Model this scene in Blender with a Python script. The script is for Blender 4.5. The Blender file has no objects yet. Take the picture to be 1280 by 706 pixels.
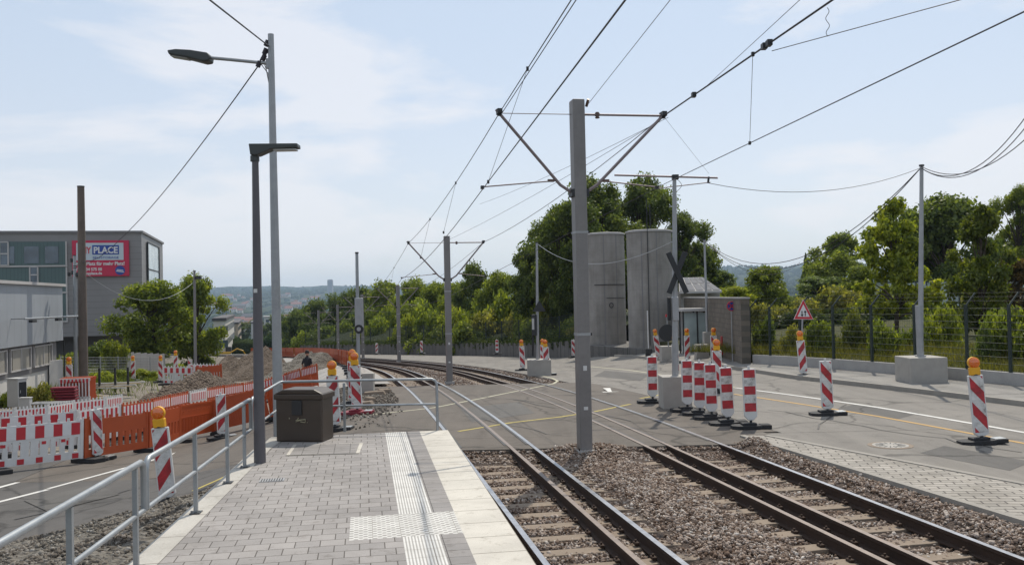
import bpy, math, random
import numpy as np
from mathutils import Vector, Matrix
random.seed(7); np.random.seed(7)
R = math.radians
sc = bpy.context.scene
C = sc.collection
# ------------------------------------------------------------------ camera
F = 1120.0; CAMZ = 2.9; PITCH = math.atan(19/F); ROLL = R(1.25)
cf = Vector((0, math.cos(PITCH), math.sin(PITCH)))
u0 = Vector((0, -math.sin(PITCH), math.cos(PITCH))); r0 = Vector((1, 0, 0))
cu = u0*math.cos(ROLL) + r0*math.sin(ROLL); cr = r0*math.cos(ROLL) - u0*math.sin(ROLL)
cam = bpy.data.cameras.new('camera'); cam.sensor_width = 36; cam.lens = 36*F/1280
cam.clip_start = .05; cam.clip_end = 30000
co = bpy.data.objects.new('camera', cam); C.objects.link(co)
m = Matrix((cr, cu, -cf)).transposed().to_4x4(); m.translation = (0, 0, CAMZ); co.matrix_world = m
sc.camera = co
sc.render.resolution_x = 1024; sc.render.resolution_y = 564
# ------------------------------------------------------------------ world, sun, exposure
HAZE = 1.15e-4
SUN_AZ, SUN_EL = 19.0, 56.0        # azimuth to the right of the view direction (+Y)
w = bpy.data.worlds.new('World'); sc.world = w; w.use_nodes = True
nt = w.node_tree; nt.nodes.clear()
out = nt.nodes.new('ShaderNodeOutputWorld'); bg = nt.nodes.new('ShaderNodeBackground')
sky = nt.nodes.new('ShaderNodeTexSky'); sky.sky_type = 'NISHITA'; sky.sun_disc = False
sky.sun_elevation = R(SUN_EL); sky.sun_rotation = R(SUN_AZ)
sky.altitude = 300; sky.air_density = 1.0; sky.dust_density = 1.2; sky.ozone_density = 1.6
bg.inputs[1].default_value = 0.112
tc = nt.nodes.new('ShaderNodeTexCoord'); mp = nt.nodes.new('ShaderNodeMapping')
mp.inputs['Scale'].default_value = (1.0, 1.0, 3.6)
mp.inputs['Location'].default_value = (3.7, 2.59, 1.447)
nz = nt.nodes.new('ShaderNodeTexNoise'); nz.inputs['Scale'].default_value = 2.7; nz.inputs['Detail'].default_value = 12
nz.inputs['Roughness'].default_value = .56; nz.inputs['Distortion'].default_value = .25
rp = nt.nodes.new('ShaderNodeValToRGB'); rp.color_ramp.elements[0].position = .50; rp.color_ramp.elements[1].position = .60
rp.color_ramp.elements[0].color = (0, 0, 0, 1); rp.color_ramp.elements[1].color = (1, 1, 1, 1)
ml = nt.nodes.new('ShaderNodeMath'); ml.operation = 'MULTIPLY'; ml.inputs[1].default_value = .52
mx = nt.nodes.new('ShaderNodeMix'); mx.data_type = 'RGBA'
mx.inputs[7].default_value = (8.7, 8.5, 8.6, 1)
# thin veil of high haze over the whole sky
mv = nt.nodes.new('ShaderNodeMix'); mv.data_type = 'RGBA'; mv.inputs[0].default_value = .68; mv.inputs[7].default_value = (6.0, 7.05, 8.3, 1)
L = nt.links.new
sz = nt.nodes.new('ShaderNodeSeparateXYZ'); mrz = nt.nodes.new('ShaderNodeMapRange'); mrz.inputs[1].default_value = 0; mrz.inputs[2].default_value = .33; mrz.interpolation_type = 'SMOOTHSTEP'
veil = nt.nodes.new('ShaderNodeMix'); veil.data_type = 'RGBA'; veil.inputs[6].default_value = (8.0, 8.05, 8.35, 1); veil.inputs[7].default_value = (6.5, 7.4, 8.5, 1)
L(tc.outputs['Generated'], sz.inputs[0]); L(sz.outputs[2], mrz.inputs[0]); L(mrz.outputs[0], veil.inputs[0]); L(veil.outputs[2], mv.inputs[7])
L(tc.outputs['Generated'], mp.inputs[0]); L(mp.outputs[0], nz.inputs[0]); L(nz.outputs[0], rp.inputs[0])
L(rp.outputs[0], ml.inputs[0]); L(ml.outputs[0], mx.inputs[0]); L(sky.outputs[0], mv.inputs[6]); L(mv.outputs[2], mx.inputs[6])
L(mx.outputs[2], bg.inputs[0]); L(bg.outputs[0], out.inputs[0])
sl = bpy.data.lights.new('sun', 'SUN'); sl.energy = 3.8; sl.angle = R(.55); sl.color = (1, .92, .79)
so = bpy.data.objects.new('sun', sl); C.objects.link(so)
sd = Vector((math.sin(R(SUN_AZ))*math.cos(R(SUN_EL)), math.cos(R(SUN_AZ))*math.cos(R(SUN_EL)), math.sin(R(SUN_EL))))
so.rotation_euler = sd.to_track_quat('Z', 'Y').to_euler(); so.location = (20, 40, 60)
sc.view_settings.view_transform = 'Standard'; sc.view_settings.look = 'None'
sc.view_settings.exposure = 0.0; sc.view_settings.gamma = 1; sc.view_settings.use_curve_mapping = False

# ------------------------------------------------------------------ ground heights and pixel rays
def sm(t): t = max(0., min(1., t)); return t*t*(3-2*t)
def zt(y):
    if y < 18: return 0.
    if y < 34: return -.043*(y-18)**2/32
    return -.344-.043*(y-34)
def curve(y): 
    if y < 42: return 0.
    if y < 130: return .0032*(y-42)**2
    return .0032*88**2 + .563*(y-130)
def xlat(lat, y): return lat-.185*y-curve(y)
def zleft(lat, y):
    a = -.5-.045*(y-14)
    b = a if y < 22 else -.86-.02*(y-22)
    k = sm((-lat-8)/8)
    return a*(1-k)+b*k
def surf(x, y):
    lat = x+.185*y+curve(y)
    g = zt(y)*(1-sm((x-2)/12))
    k = sm((lat+4.5)/5)
    return g*k+zleft(lat, y)*(1-k)
def lerp(tab, d):
    if d <= tab[0][0]: return tab[0][1]
    for (a, b), (c, e) in zip(tab, tab[1:]):
        if d <= c: return b+(e-b)*sm((d-a)/(c-a))*.5+(e-b)*.5*((d-a)/(c-a))
    return tab[-1][1]
PL = [(220, -9.5), (500, -24), (1200, -50), (1700, -52), (2400, -25), (3200, 5), (4300, 45), (5200, 72), (6500, 122), (7500, 100)]
PR = [(220, -1), (600, -5), (1200, -10), (2500, 15), (4000, 100), (5000, 140), (7500, 130)]
def terr(x, y):
    d = math.hypot(x, y)
    if y < -5: return -1.0
    az = math.degrees(math.atan2(x, y))
    k = sm((az+6)/18)
    far = lerp(PL, d)*(1-k)+lerp(PR, d)*k
    if d > 900:
        s = (d-900)/2500; s = min(1, s)
        far += s*(7*math.sin(x/310+1)*math.cos(d/520)+4*math.sin(az*1.1+d/900)+3*math.sin(az*2.1+1.3)+1.5*math.sin(az*5.7)-9)
    n = surf(x, y) if d < 260 else 0
    t = sm((d-130)/110)
    return (n-.3*(1-sm((d-90)/60)))*(1-t)+far*t
def ray(px, py):
    return cf + cr*((px-640)/F) + cu*((353-py)/F)
def G(px, py, fn=surf):
    d = ray(px, py); t = 3.; st = .25
    while t < 7500:
        if t > 400 and st == .25: st = 5.
        if CAMZ+d.z*t < fn(d.x*t, d.y*t):
            if st < .01: break
            t -= st; st /= 4
        t += st
    return Vector((d.x*t, d.y*t, fn(d.x*t, d.y*t)))
def P(px, py, z):
    d = ray(px, py); t = (z-CAMZ)/d.z
    return Vector((d.x*t, d.y*t, z))
def D(px, py, y):
    d = ray(px, py); t = y/d.y
    return Vector((d.x*t, y, CAMZ+d.z*t))

# ------------------------------------------------------------------ materials
MAT = {}
def newmat(name):
    m = bpy.data.materials.new(name); m.use_nodes = True; MAT[name] = m
    return m, m.node_tree, m.node_tree.nodes['Principled BSDF']
def N(nt, typ, **kw):
    n = nt.nodes.new(typ)
    for k, v in kw.items():
        if k.startswith('_'): setattr(n, k[1:], v)
        else: n.inputs[k.replace('__', ' ')].default_value = v
    return n
def ramp(nt, fac, stops):
    r = nt.nodes.new('ShaderNodeValToRGB'); e = r.color_ramp.elements
    while len(e) < len(stops): e.new(.5)
    for i, (p, c) in enumerate(stops):
        e[i].position = p; e[i].color = (*c, 1) if len(c) == 3 else c
    nt.links.new(fac, r.inputs[0]); return r.outputs[0]
def coords(nt, kind='Object', scale=(1, 1, 1), rotz=0):
    t = nt.nodes.new('ShaderNodeTexCoord'); mp = nt.nodes.new('ShaderNodeMapping')
    mp.inputs['Scale'].default_value = scale; mp.inputs['Rotation'].default_value = (0, 0, rotz)
    nt.links.new(t.outputs[kind], mp.inputs[0]); return mp.outputs[0]
def noise(nt, vec, scale, detail=4, rough=.6, dist=0):
    n = nt.nodes.new('ShaderNodeTexNoise'); n.inputs['Scale'].default_value = scale
    n.inputs['Detail'].default_value = detail; n.inputs['Roughness'].default_value = rough; n.inputs['Distortion'].default_value = dist
    nt.links.new(vec, n.inputs[0]); return n.outputs[0]
def mixc(nt, f, a, b, mode='MIX'):
    x = nt.nodes.new('ShaderNodeMix'); x.data_type = 'RGBA'; x.blend_type = mode
    for s, v in ((0, f), (6, a), (7, b)):
        if isinstance(v, (int, float)): x.inputs[s].default_value = v
        elif isinstance(v, tuple): x.inputs[s].default_value = (*v, 1)
        else: nt.links.new(v, x.inputs[s])
    return x.outputs[2]
def bump(nt, b, h, st, dist=.01):
    n = nt.nodes.new('ShaderNodeBump'); n.inputs['Strength'].default_value = st; n.inputs['Distance'].default_value = dist
    nt.links.new(h, n.inputs['Height']); nt.links.new(n.outputs[0], b.inputs['Normal'])
def sh(c, k): return tuple(min(1, v*k) for v in c)
def plain(name, c, rough=.6, metal=0, var=.25, scale=3, bs=0, fine=None, spec=.5):
    """weathered painted / metal / concrete surface: broad stains and fine grain"""
    m, nt, b = newmat(name)
    v = coords(nt); a = noise(nt, v, scale, 6, .65)
    col = ramp(nt, a, [(.3, sh(c, 1-var)), (.55, c), (.8, sh(c, 1+var*.6))])
    f = noise(nt, v, fine or scale*14, 3)
    col = mixc(nt, .35*min(1, var*3), col, ramp(nt, f, [(.35, sh(c, 1-var)), (.65, sh(c, 1+var*.5))]))
    nt.links.new(col, b.inputs['Base Color'])
    b.inputs['Metallic'].default_value = metal
    rr = nt.nodes.new('ShaderNodeMapRange'); rr.inputs[3].default_value = max(.05, rough-.1); rr.inputs[4].default_value = min(1, rough+.12)
    nt.links.new(a, rr.inputs[0]); nt.links.new(rr.outputs[0], b.inputs['Roughness'])
    b.inputs['Specular IOR Level'].default_value = spec
    if bs: bump(nt, b, f, bs)
    return m
RED = (.47, .025, .035); WHT = (.62, .62, .61)
plain('galvanised', (.36, .37, .38), .5, .55, .22, 2.2, .1)
plain('galv_light', (.33, .35, .365), .42, .6, .18, 3, .05)
plain('mast_grey', (.215, .205, .20), .5, .25, .2, 1.2, .05)
plain('dark_pole', (.11, .105, .115), .5, .2, .18, 1.5)
plain('window_blind', (.30, .285, .25), .6, 0, .15, 1)
plain('lamp_dark', (.05, .055, .055), .45, .1, .15, 5)
plain('lamp_lens', (.35, .35, .33), .2, 0, .1, 5)
plain('wood_pole', (.125, .10, .083), .85, 0, .35, 2, .4)
plain('concrete', (.36, .35, .335), .88, 0, .22, 1.6, .3)
plain('concrete_block', (.36, .34, .31), .9, 0, .18, 2.5, .3)
plain('kerb_stone', (.29, .27, .24), .9, 0, .2, 2, .3)
plain('rubber', (.022, .022, .024), .75, 0, .3, 8, .3)
plain('black', (.02, .02, .022), .55, 0, .2, 6)
plain('black_metal', (.035, .037, .04), .5, .3, .2, 6)
plain('wire_dark', (.06, .055, .06), .5, .4, .2, 3)
plain('cable_black', (.025, .02, .03), .6, 0, .2, 3)
plain('insulator', (.12, .07, .055), .3, 0, .2, 9)
plain('arm_tube', (.24, .20, .205), .5, .4, .2, 3)
plain('white_plastic', WHT, .5, 0, .12, 4)
plain('red_sheet', RED, .45, 0, .12, 4)
plain('orange_plastic', (.43, .075, .018), .5, 0, .16, 1.3)
plain('orange_dark', (.36, .055, .018), .55, 0, .2, 2)
plain('maroon', (.20, .012, .025), .5, 0, .2, 3)
plain('sleeper_conc', (.235, .185, .14), .92, 0, .28, 2.5, .4)
plain('rust', (.050, .028, .018), .8, .2, .4, 6, .3)
plain('rust_top', (.20, .165, .145), .5, .6, .3, 9)
plain('yellow_line', (.42, .34, .09), .8, 0, .35, 2.5)
plain('tar', (.035, .033, .031), .6, 0, .2, 5)
plain('orange_line', (.42, .25, .07), .7, 0, .3, 2.5)
plain('white_line', (.60, .59, .56), .75, 0, .3, 2.5)
plain('pale_line', (.42, .40, .30), .85, 0, .35, 2.5)
plain('green_post', (.018, .03, .026), .5, .1, .2, 4)
plain('bin_plastic', (.052, .037, .027), .42, 0, .2, 4, .1)
plain('bark', (.075, .055, .04), .95, 0, .4, 4, .5)
plain('box_grey', (.46, .46, .45), .6, 0, .12, 2)
plain('red_paint', (.40, .02, .02), .5, 0, .2, 3)
plain('sign_blue', (.02, .06, .30), .45, 0, .1, 4)
plain('sign_red', (.52, .03, .045), .45, 0, .1, 4)
plain('sign_crimson', (.50, .02, .07), .5, 0, .1, .6)
plain('sign_white', (.66, .66, .66), .5, 0, .08, 4)
plain('sign_paleblue', (.50, .57, .62), .5, 0, .08, 1)
plain('sheet_grey', (.25, .245, .245), .55, .1, .08, .25)
plain('sheet_dark', (.19, .185, .19), .55, .1, .08, .25)
plain('facade_light', (.44, .43, .42), .7, 0, .12, .3)
plain('wall_white', (.55, .54, .51), .8, 0, .12, .5)
plain('roof_tile', (.22, .085, .06), .85, 0, .25, 1.0)
plain('roof_dark', (.08, .075, .08), .8, 0, .2, 1.0)
plain('pale_house', (.55, .52, .46), .85, 0, .15, .3)
plain('tan_house', (.40, .32, .23), .85, 0, .15, .3)
plain('skin', (.42, .24, .17), .55, 0, .08, 9)
plain('hair', (.02, .013, .01), .7, 0, .3, 20)
plain('shirt_black', (.016, .016, .02), .9, 0, .3, 8)
plain('trouser_dark', (.035, .04, .055), .9, 0, .3, 8)
plain('car_paint', (.35, .45, .52), .25, .3, .05, 1)
plain('car_white', (.62, .63, .64), .25, .1, .05, 1)
plain('digger_yellow', (.55, .30, .02), .4, 0, .15, 2)
plain('timber', (.38, .29, .17), .85, 0, .25, 4)
plain('graffiti', (.36, .33, .22), .7, 0, .2, 9)
plain('garden_wall', (.52, .51, .49), .85, 0, .18, .7, .2)
def steel_top():
    m, nt, b = newmat('rail_shine'); v = coords(nt)
    c = ramp(nt, noise(nt, v, 6, 4), [(.3, (.33, .33, .34)), (.7, (.5, .5, .52))])
    nt.links.new(c, b.inputs['Base Color']); b.inputs['Metallic'].default_value = 1; b.inputs['Roughness'].default_value = .32
steel_top()
def glass(name, c, rough=.08, sp=1.0):
    m, nt, b = newmat(name); v = coords(nt)
    nt.links.new(ramp(nt, noise(nt, v, .6, 2), [(.3, sh(c, .6)), (.7, sh(c, 1.3))]), b.inputs['Base Color'])
    b.inputs['Roughness'].default_value = rough; b.inputs['Metallic'].default_value = .25; b.inputs['Specular IOR Level'].default_value = sp
glass('window_glass', (.09, .12, .15)); glass('glass_pale', (.42, .50, .50), .15); plain('solar', (.055, .065, .09), .6, 0, .1, .5, 0, None, .15)
def amber():
    m, nt, b = newmat('amber_lens'); v = coords(nt)
    wv = nt.nodes.new('ShaderNodeTexWave'); wv.inputs['Scale'].default_value = 26; wv.bands_direction = 'DIAGONAL'; nt.links.new(v, wv.inputs[0])
    col = ramp(nt, wv.outputs[1], [(0, (.85, .17, .003)), (1, (1, .40, .01))])
    nt.nodes.remove(b); df = nt.nodes.new('ShaderNodeBsdfDiffuse'); tr = nt.nodes.new('ShaderNodeBsdfTranslucent'); gl = nt.nodes.new('ShaderNodeBsdfGlossy'); gl.inputs['Roughness'].default_value = .12
    m1 = nt.nodes.new('ShaderNodeMixShader'); m1.inputs[0].default_value = .6; m2 = nt.nodes.new('ShaderNodeMixShader'); m2.inputs[0].default_value = .12
    nt.links.new(col, df.inputs[0]); nt.links.new(col, tr.inputs[0]); nt.links.new(df.outputs[0], m1.inputs[1]); nt.links.new(tr.outputs[0], m1.inputs[2]); nt.links.new(m1.outputs[0], m2.inputs[1]); nt.links.new(gl.outputs[0], m2.inputs[2])
    o = [n for n in nt.nodes if n.type == 'OUTPUT_MATERIAL'][0]; nt.links.new(m2.outputs[0], o.inputs[0])
amber(); plain('battery_yellow', (.72, .36, .01), .45, 0, .12, 6)
def stripes(name, kind, per=.29, slope=1.0, ph=0.0, duty=.5):
    m, nt, b = newmat(name)
    t = nt.nodes.new('ShaderNodeTexCoord'); s = nt.nodes.new('ShaderNodeSeparateXYZ'); nt.links.new(t.outputs['Object'], s.inputs[0])
    a = nt.nodes.new('ShaderNodeMath'); a.operation = 'MULTIPLY_ADD'; a.inputs[1].default_value = slope
    nt.links.new(s.outputs[0], a.inputs[0]); nt.links.new(s.outputs[2], a.inputs[2])
    d = nt.nodes.new('ShaderNodeMath'); d.operation = 'MULTIPLY_ADD'; d.inputs[1].default_value = 1/per; d.inputs[2].default_value = ph
    nt.links.new(a.outputs[0], d.inputs[0])
    f = nt.nodes.new('ShaderNodeMath'); f.operation = 'FRACT'; nt.links.new(d.outputs[0], f.inputs[0])
    g = nt.nodes.new('ShaderNodeMath'); g.operation = 'LESS_THAN'; g.inputs[1].default_value = duty; nt.links.new(f.outputs[0], g.inputs[0])
    v = coords(nt); dirt = noise(nt, v, 7, 6, .7)
    wc = ramp(nt, dirt, [(.36, (.26, .25, .235)), (.46, (.5, .49, .47)), (.6, (.64, .64, .63))]); rc = ramp(nt, dirt, [(.36, (.22, .02, .025)), (.6, RED)])
    nt.links.new(mixc(nt, g.outputs[0], wc, rc), b.inputs['Base Color']); b.inputs['Roughness'].default_value = .42
stripes('diag_left', 'd', .47, 1.25, .15, .5); stripes('diag_right', 'd', .47, -1.25, .15, .5)
stripes('bars', 'h', .36, 0, 0, .5)
# ---- ground-like materials
def asphalt(name, c, patch=.25, sc1=.35):
    m, nt, b = newmat(name); v = coords(nt)
    big = noise(nt, v, sc1, 5, .6, .4); mid = noise(nt, v, 3.5, 5, .7); fine = noise(nt, v, 130, 2)
    v2 = coords(nt, 'Object', (1.6, .16, 1), R(-10.5)); streak = noise(nt, v2, 1.1, 5, .6)
    col = ramp(nt, big, [(.3, sh(c, 1-patch)), (.5, c), (.72, sh(c, 1+patch))])
    col = mixc(nt, .45, col, ramp(nt, mid, [(.3, sh(c, .75)), (.7, sh(c, 1.2))]))
    col = mixc(nt, .35, col, ramp(nt, streak, [(.35, sh(c, .5)), (.6, sh(c, 1.35))]))
    col = mixc(nt, .4, col, ramp(nt, fine, [(.35, sh(c, .55)), (.7, sh(c, 1.5))]))
    # tar-sealed cracks
    vo = nt.nodes.new('ShaderNodeTexVoronoi'); vo.feature = 'DISTANCE_TO_EDGE'; vo.inputs['Scale'].default_value = .23
    wob = mixc(nt, .06, v, noise(nt, v, 1.2, 5)) if False else v
    dn = nt.nodes.new('ShaderNodeTexNoise'); dn.inputs['Scale'].default_value = .8; dn.inputs['Detail'].default_value = 6; nt.links.new(v, dn.inputs[0])
    ad = nt.nodes.new('ShaderNodeVectorMath'); ad.operation = 'ADD'; nt.links.new(v, ad.inputs[0]); nt.links.new(dn.outputs[1], ad.inputs[1])
    nt.links.new(ad.outputs[0], vo.inputs[0])
    ck = ramp(nt, vo.outputs[0], [(0, (.3, .3, .3)), (.014, (1, 1, 1))])
    col = mixc(nt, .75, col, ck, 'MULTIPLY')
    blot = noise(nt, v, .9, 8, .75, .6)
    col = mixc(nt, .7, col, ramp(nt, blot, [(.32, (.55, .53, .51)), (.44, (1, 1, 1)), (.7, (1.15, 1.14, 1.12))]), 'MULTIPLY')
    nt.links.new(col, b.inputs['Base Color']); b.inputs['Roughness'].default_value = .88; b.inputs['Specular IOR Level'].default_value = .35
    bump(nt, b, fine, .5, .004)
asphalt('asphalt_cross', (.115, .100, .086), .38)
asphalt('asphalt_road', (.185, .172, .155), .26)
asphalt('asphalt_left', (.092, .087, .083), .28)
asphalt('asphalt_patch', (.105, .10, .094), .2)
asphalt('path_grey', (.30, .29, .275), .15)
asphalt('pavement_mat', (.22, .21, .195), .2)
def groundmat(name, cols, s1, s2, bs=.6, bd=.03):
    m, nt, b = newmat(name); v = coords(nt)
    a = noise(nt, v, s1, 7, .65, .3); f = noise(nt, v, s2, 5, .7)
    vo = nt.nodes.new('ShaderNodeTexVoronoi'); vo.inputs['Scale'].default_value = s2*1.6; nt.links.new(v, vo.inputs[0])
    c1 = ramp(nt, a, [(.28, cols[0]), (.5, cols[1]), (.72, cols[2])])
    c2 = mixc(nt, .5, c1, ramp(nt, f, [(.3, sh(cols[0], .7)), (.7, sh(cols[2], 1.2))]))
    c3 = mixc(nt, .35, c2, ramp(nt, vo.outputs[0], [(0, sh(cols[2], 1.1)), (.7, sh(cols[0], .4))]))
    nt.links.new(c3, b.inputs['Base Color']); b.inputs['Roughness'].default_value = .95; b.inputs['Specular IOR Level'].default_value = .2
    h = nt.nodes.new('ShaderNodeMath'); h.operation = 'SUBTRACT'; nt.links.new(f, h.inputs[0]); nt.links.new(vo.outputs[0], h.inputs[1])
    bump(nt, b, h.outputs[0], bs, bd)
groundmat('ballast_mat', [(.07, .048, .036), (.12, .09, .075), (.18, .145, .125)], 1.2, 17, 1, .05)
groundmat('dirt_mat', [(.13, .11, .085), (.22, .19, .155), (.32, .29, .25)], .35, 6, .8, .05)
groundmat('mound_mat', [(.09, .068, .052), (.17, .135, .105), (.26, .21, .17)], .8, 5, 1, .15)
groundmat('mound_grey', [(.13, .115, .095), (.20, .185, .16), (.28, .26, .23)], .5, 5, 1, .12)
groundmat('grass_mat', [(.035, .055, .018), (.07, .085, .03), (.15, .13, .07)], .5, 9, 1, .06)
groundmat('bank_mat', [(.02, .035, .012), (.035, .05, .018), (.06, .07, .03)], .3, 4, 1, .2)
def landmat():
    m, nt, b = newmat('land_mat'); v = coords(nt)
    a = noise(nt, v, .0025, 8, .62, .5); f = noise(nt, v, .02, 6, .7); g = noise(nt, v, .25, 5, .6)
    c = ramp(nt, a, [(.36, (.018, .033, .016)), (.5, (.03, .048, .02)), (.62, (.055, .07, .03)), (.74, (.12, .115, .06))])
    c = mixc(nt, .45, c, ramp(nt, f, [(.35, (.012, .025, .012)), (.7, (.09, .095, .05))]))
    c = mixc(nt, .25, c, ramp(nt, g, [(.35, (.02, .03, .012)), (.7, (.12, .11, .06))]))
    nt.links.new(c, b.inputs['Base Color']); b.inputs['Roughness'].default_value = 1; b.inputs['Specular IOR Level'].default_value = 0
landmat()
def bricks(name, c1, c2, mortar, bw, bh, ms=.012, rotz=0, off=.5, bs=.4, freq=2, scale=1):
    m, nt, b = newmat(name); v = coords(nt, 'Object', (1, 1, 1), rotz)
    br = nt.nodes.new('ShaderNodeTexBrick'); br.inputs['Scale'].default_value = scale
    br.inputs['Color1'].default_value = (*c1, 1); br.inputs['Color2'].default_value = (*c2, 1); br.inputs['Mortar'].default_value = (*mortar, 1)
    br.inputs['Mortar Size'].default_value = ms; br.inputs['Brick Width'].default_value = bw; br.inputs['Row Height'].default_value = bh
    br.inputs['Mortar Smooth'].default_value = .2; br.inputs['Bias'].default_value = 0
    br.offset = off; br.offset_frequency = freq
    nt.links.new(v, br.inputs[0])
    a = noise(nt, v, .9, 6, .65, .3); f = noise(nt, v, 70, 3)
    col = mixc(nt, .5, br.outputs[0], ramp(nt, a, [(.3, (.68, .68, .68)), (.65, (1.12, 1.12, 1.12))]), 'MULTIPLY')
    col = mixc(nt, .35, col, ramp(nt, f, [(.3, (.7, .7, .7)), (.7, (1.2, 1.2, 1.2))]), 'MULTIPLY')
    spots = noise(nt, v, 5, 8, .75)
    col = mixc(nt, .7, col, ramp(nt, spots, [(.32, (.5, .47, .43)), (.45, (1, 1, 1))]), 'MULTIPLY')
    dr = noise(nt, v, .45, 7, .7, .8); col = mixc(nt, .4, col, ramp(nt, dr, [(.34, (.66, .64, .61)), (.5, (1, 1, 1)), (.7, (1.08, 1.07, 1.06))]), 'MULTIPLY')
    nt.links.new(col, b.inputs['Base Color']); b.inputs['Roughness'].default_value = .85; b.inputs['Specular IOR Level'].default_value = .3
    h = nt.nodes.new('ShaderNodeMath'); h.operation = 'MULTIPLY_ADD'; h.inputs[1].default_value = -1; nt.links.new(br.outputs[1], h.inputs[0])
    h2 = nt.nodes.new('ShaderNodeMath'); h2.operation = 'MULTIPLY'; h2.inputs[1].default_value = .12; nt.links.new(f, h2.inputs[0]); nt.links.new(h2.outputs[0], h.inputs[2])
    bump(nt, b, h.outputs[0], bs, .006)
PR_ = R(0)
bricks('pavers', (.325, .305, .292), (.272, .257, .248), (.10, .09, .08), .255, .235, .006, PR_, .42, .6, 2)
bricks('pavers_dark', (.285, .268, .257), (.245, .232, .224), (.09, .085, .08), .26, .235, .005, PR_, 0, .6)
bricks('edge_slab', (.56, .53, .47), (.53, .50, .445), (.17, .15, .12), 4.0, .60, .008, PR_, 0, .3)
bricks('cobbles', (.39, .36, .32), (.29, .27, .24), (.11, .10, .09), .30, .15, .012, R(10), .5, 1)
bricks('kerb_joint', (.47, .45, .41), (.43, .41, .375), (.2, .18, .16), 4.0, 1.0, .01, 0, 0, .3)
bricks('stone_wall', (.19, .16, .13), (.145, .125, .10), (.11, .10, .085), .5, .22, .015, 0, .5, .8)
bricks('retaining', (.17, .16, .15), (.13, .125, .118), (.06, .06, .055), 1.2, .6, .02, 0, 0, .4)
def tactile(name, kind):
    m, nt, b = newmat(name); t = nt.nodes.new('ShaderNodeTexCoord'); s = nt.nodes.new('ShaderNodeSeparateXYZ'); nt.links.new(t.outputs['Object'], s.inputs[0])
    def sn(o, k):
        a = nt.nodes.new('ShaderNodeMath'); a.operation = 'MULTIPLY'; a.inputs[1].default_value = k; nt.links.new(s.outputs[o], a.inputs[0])
        c = nt.nodes.new('ShaderNodeMath'); c.operation = 'SINE'; nt.links.new(a.outputs[0], c.inputs[0]); return c.outputs[0]
    if kind == 'ribs': hgt = sn(0, 2*math.pi/.033)
    else:
        q = nt.nodes.new('ShaderNodeMath'); q.operation = 'MULTIPLY'; nt.links.new(sn(0, 2*math.pi/.1), q.inputs[0]); nt.links.new(sn(1, 2*math.pi/.1), q.inputs[1]); hgt = q.outputs[0]
    v = coords(nt)
    lo, hi = ((.36, .345, .325), (.66, .65, .62)) if kind == 'ribs' else ((.60, .59, .56), (.30, .285, .27))
    p0, p1 = (.30, .5) if kind == 'ribs' else (.45, .72)
    mr = nt.nodes.new('ShaderNodeMapRange'); mr.inputs[1].default_value = -1; nt.links.new(hgt, mr.inputs[0])
    col = ramp(nt, mr.outputs[0], [(p0, lo), (p1, hi)])
    bk = nt.nodes.new('ShaderNodeTexBrick'); bk.inputs['Scale'].default_value = 1; bk.inputs['Brick Width'].default_value = .30; bk.inputs['Row Height'].default_value = .30
    bk.inputs['Mortar Size'].default_value = .004; bk.offset = 0; bk.inputs['Color1'].default_value = (1, 1, 1, 1); bk.inputs['Color2'].default_value = (.9, .9, .9, 1); bk.inputs['Mortar'].default_value = (.55, .53, .5, 1)
    nt.links.new(v, bk.inputs[0])
    col = mixc(nt, 1, col, bk.outputs[0], 'MULTIPLY')
    col = mixc(nt, .5, col, ramp(nt, noise(nt, v, 3, 6, .7), [(.3, (.7, .69, .67)), (.6, (1, 1, 1))]), 'MULTIPLY')
    nt.links.new(col, b.inputs['Base Color']); b.inputs['Roughness'].default_value = .8
    bump(nt, b, hgt, .5 if kind == 'ribs' else -.4, .004)
tactile('tactile_ribs', 'ribs'); tactile('tactile_dots', 'dots')
def silo_mat():
    m, nt, b = newmat('silo_concrete'); v = coords(nt)
    a = noise(nt, v, .5, 7, .65, .3); st = noise(nt, coords(nt, 'Object', (3, 3, .22)), 1.2, 5, .65); f = noise(nt, v, 30, 3)
    c = ramp(nt, a, [(.3, (.20, .187, .17)), (.55, (.28, .264, .245)), (.75, (.35, .333, .31))])
    c = mixc(nt, .35, c, ramp(nt, st, [(.35, (.6, .58, .56)), (.62, (1.1, 1.1, 1.1))]), 'MULTIPLY')
    s = nt.nodes.new('ShaderNodeSeparateXYZ'); t = nt.nodes.new('ShaderNodeTexCoord'); nt.links.new(t.outputs['Object'], s.inputs[0])
    mm = nt.nodes.new('ShaderNodeMath'); mm.operation = 'MULTIPLY'; mm.inputs[1].default_value = 1/1.25; nt.links.new(s.outputs[2], mm.inputs[0])
    fr = nt.nodes.new('ShaderNodeMath'); fr.operation = 'FRACT'; nt.links.new(mm.outputs[0], fr.inputs[0])
    c = mixc(nt, .35, c, ramp(nt, fr.outputs[0], [(0, (.45, .45, .45)), (.03, (1, 1, 1))]), 'MULTIPLY')
    nt.links.new(c, b.inputs['Base Color']); b.inputs['Roughness'].default_value = .85; bump(nt, b, f, .3)
silo_mat()
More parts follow.
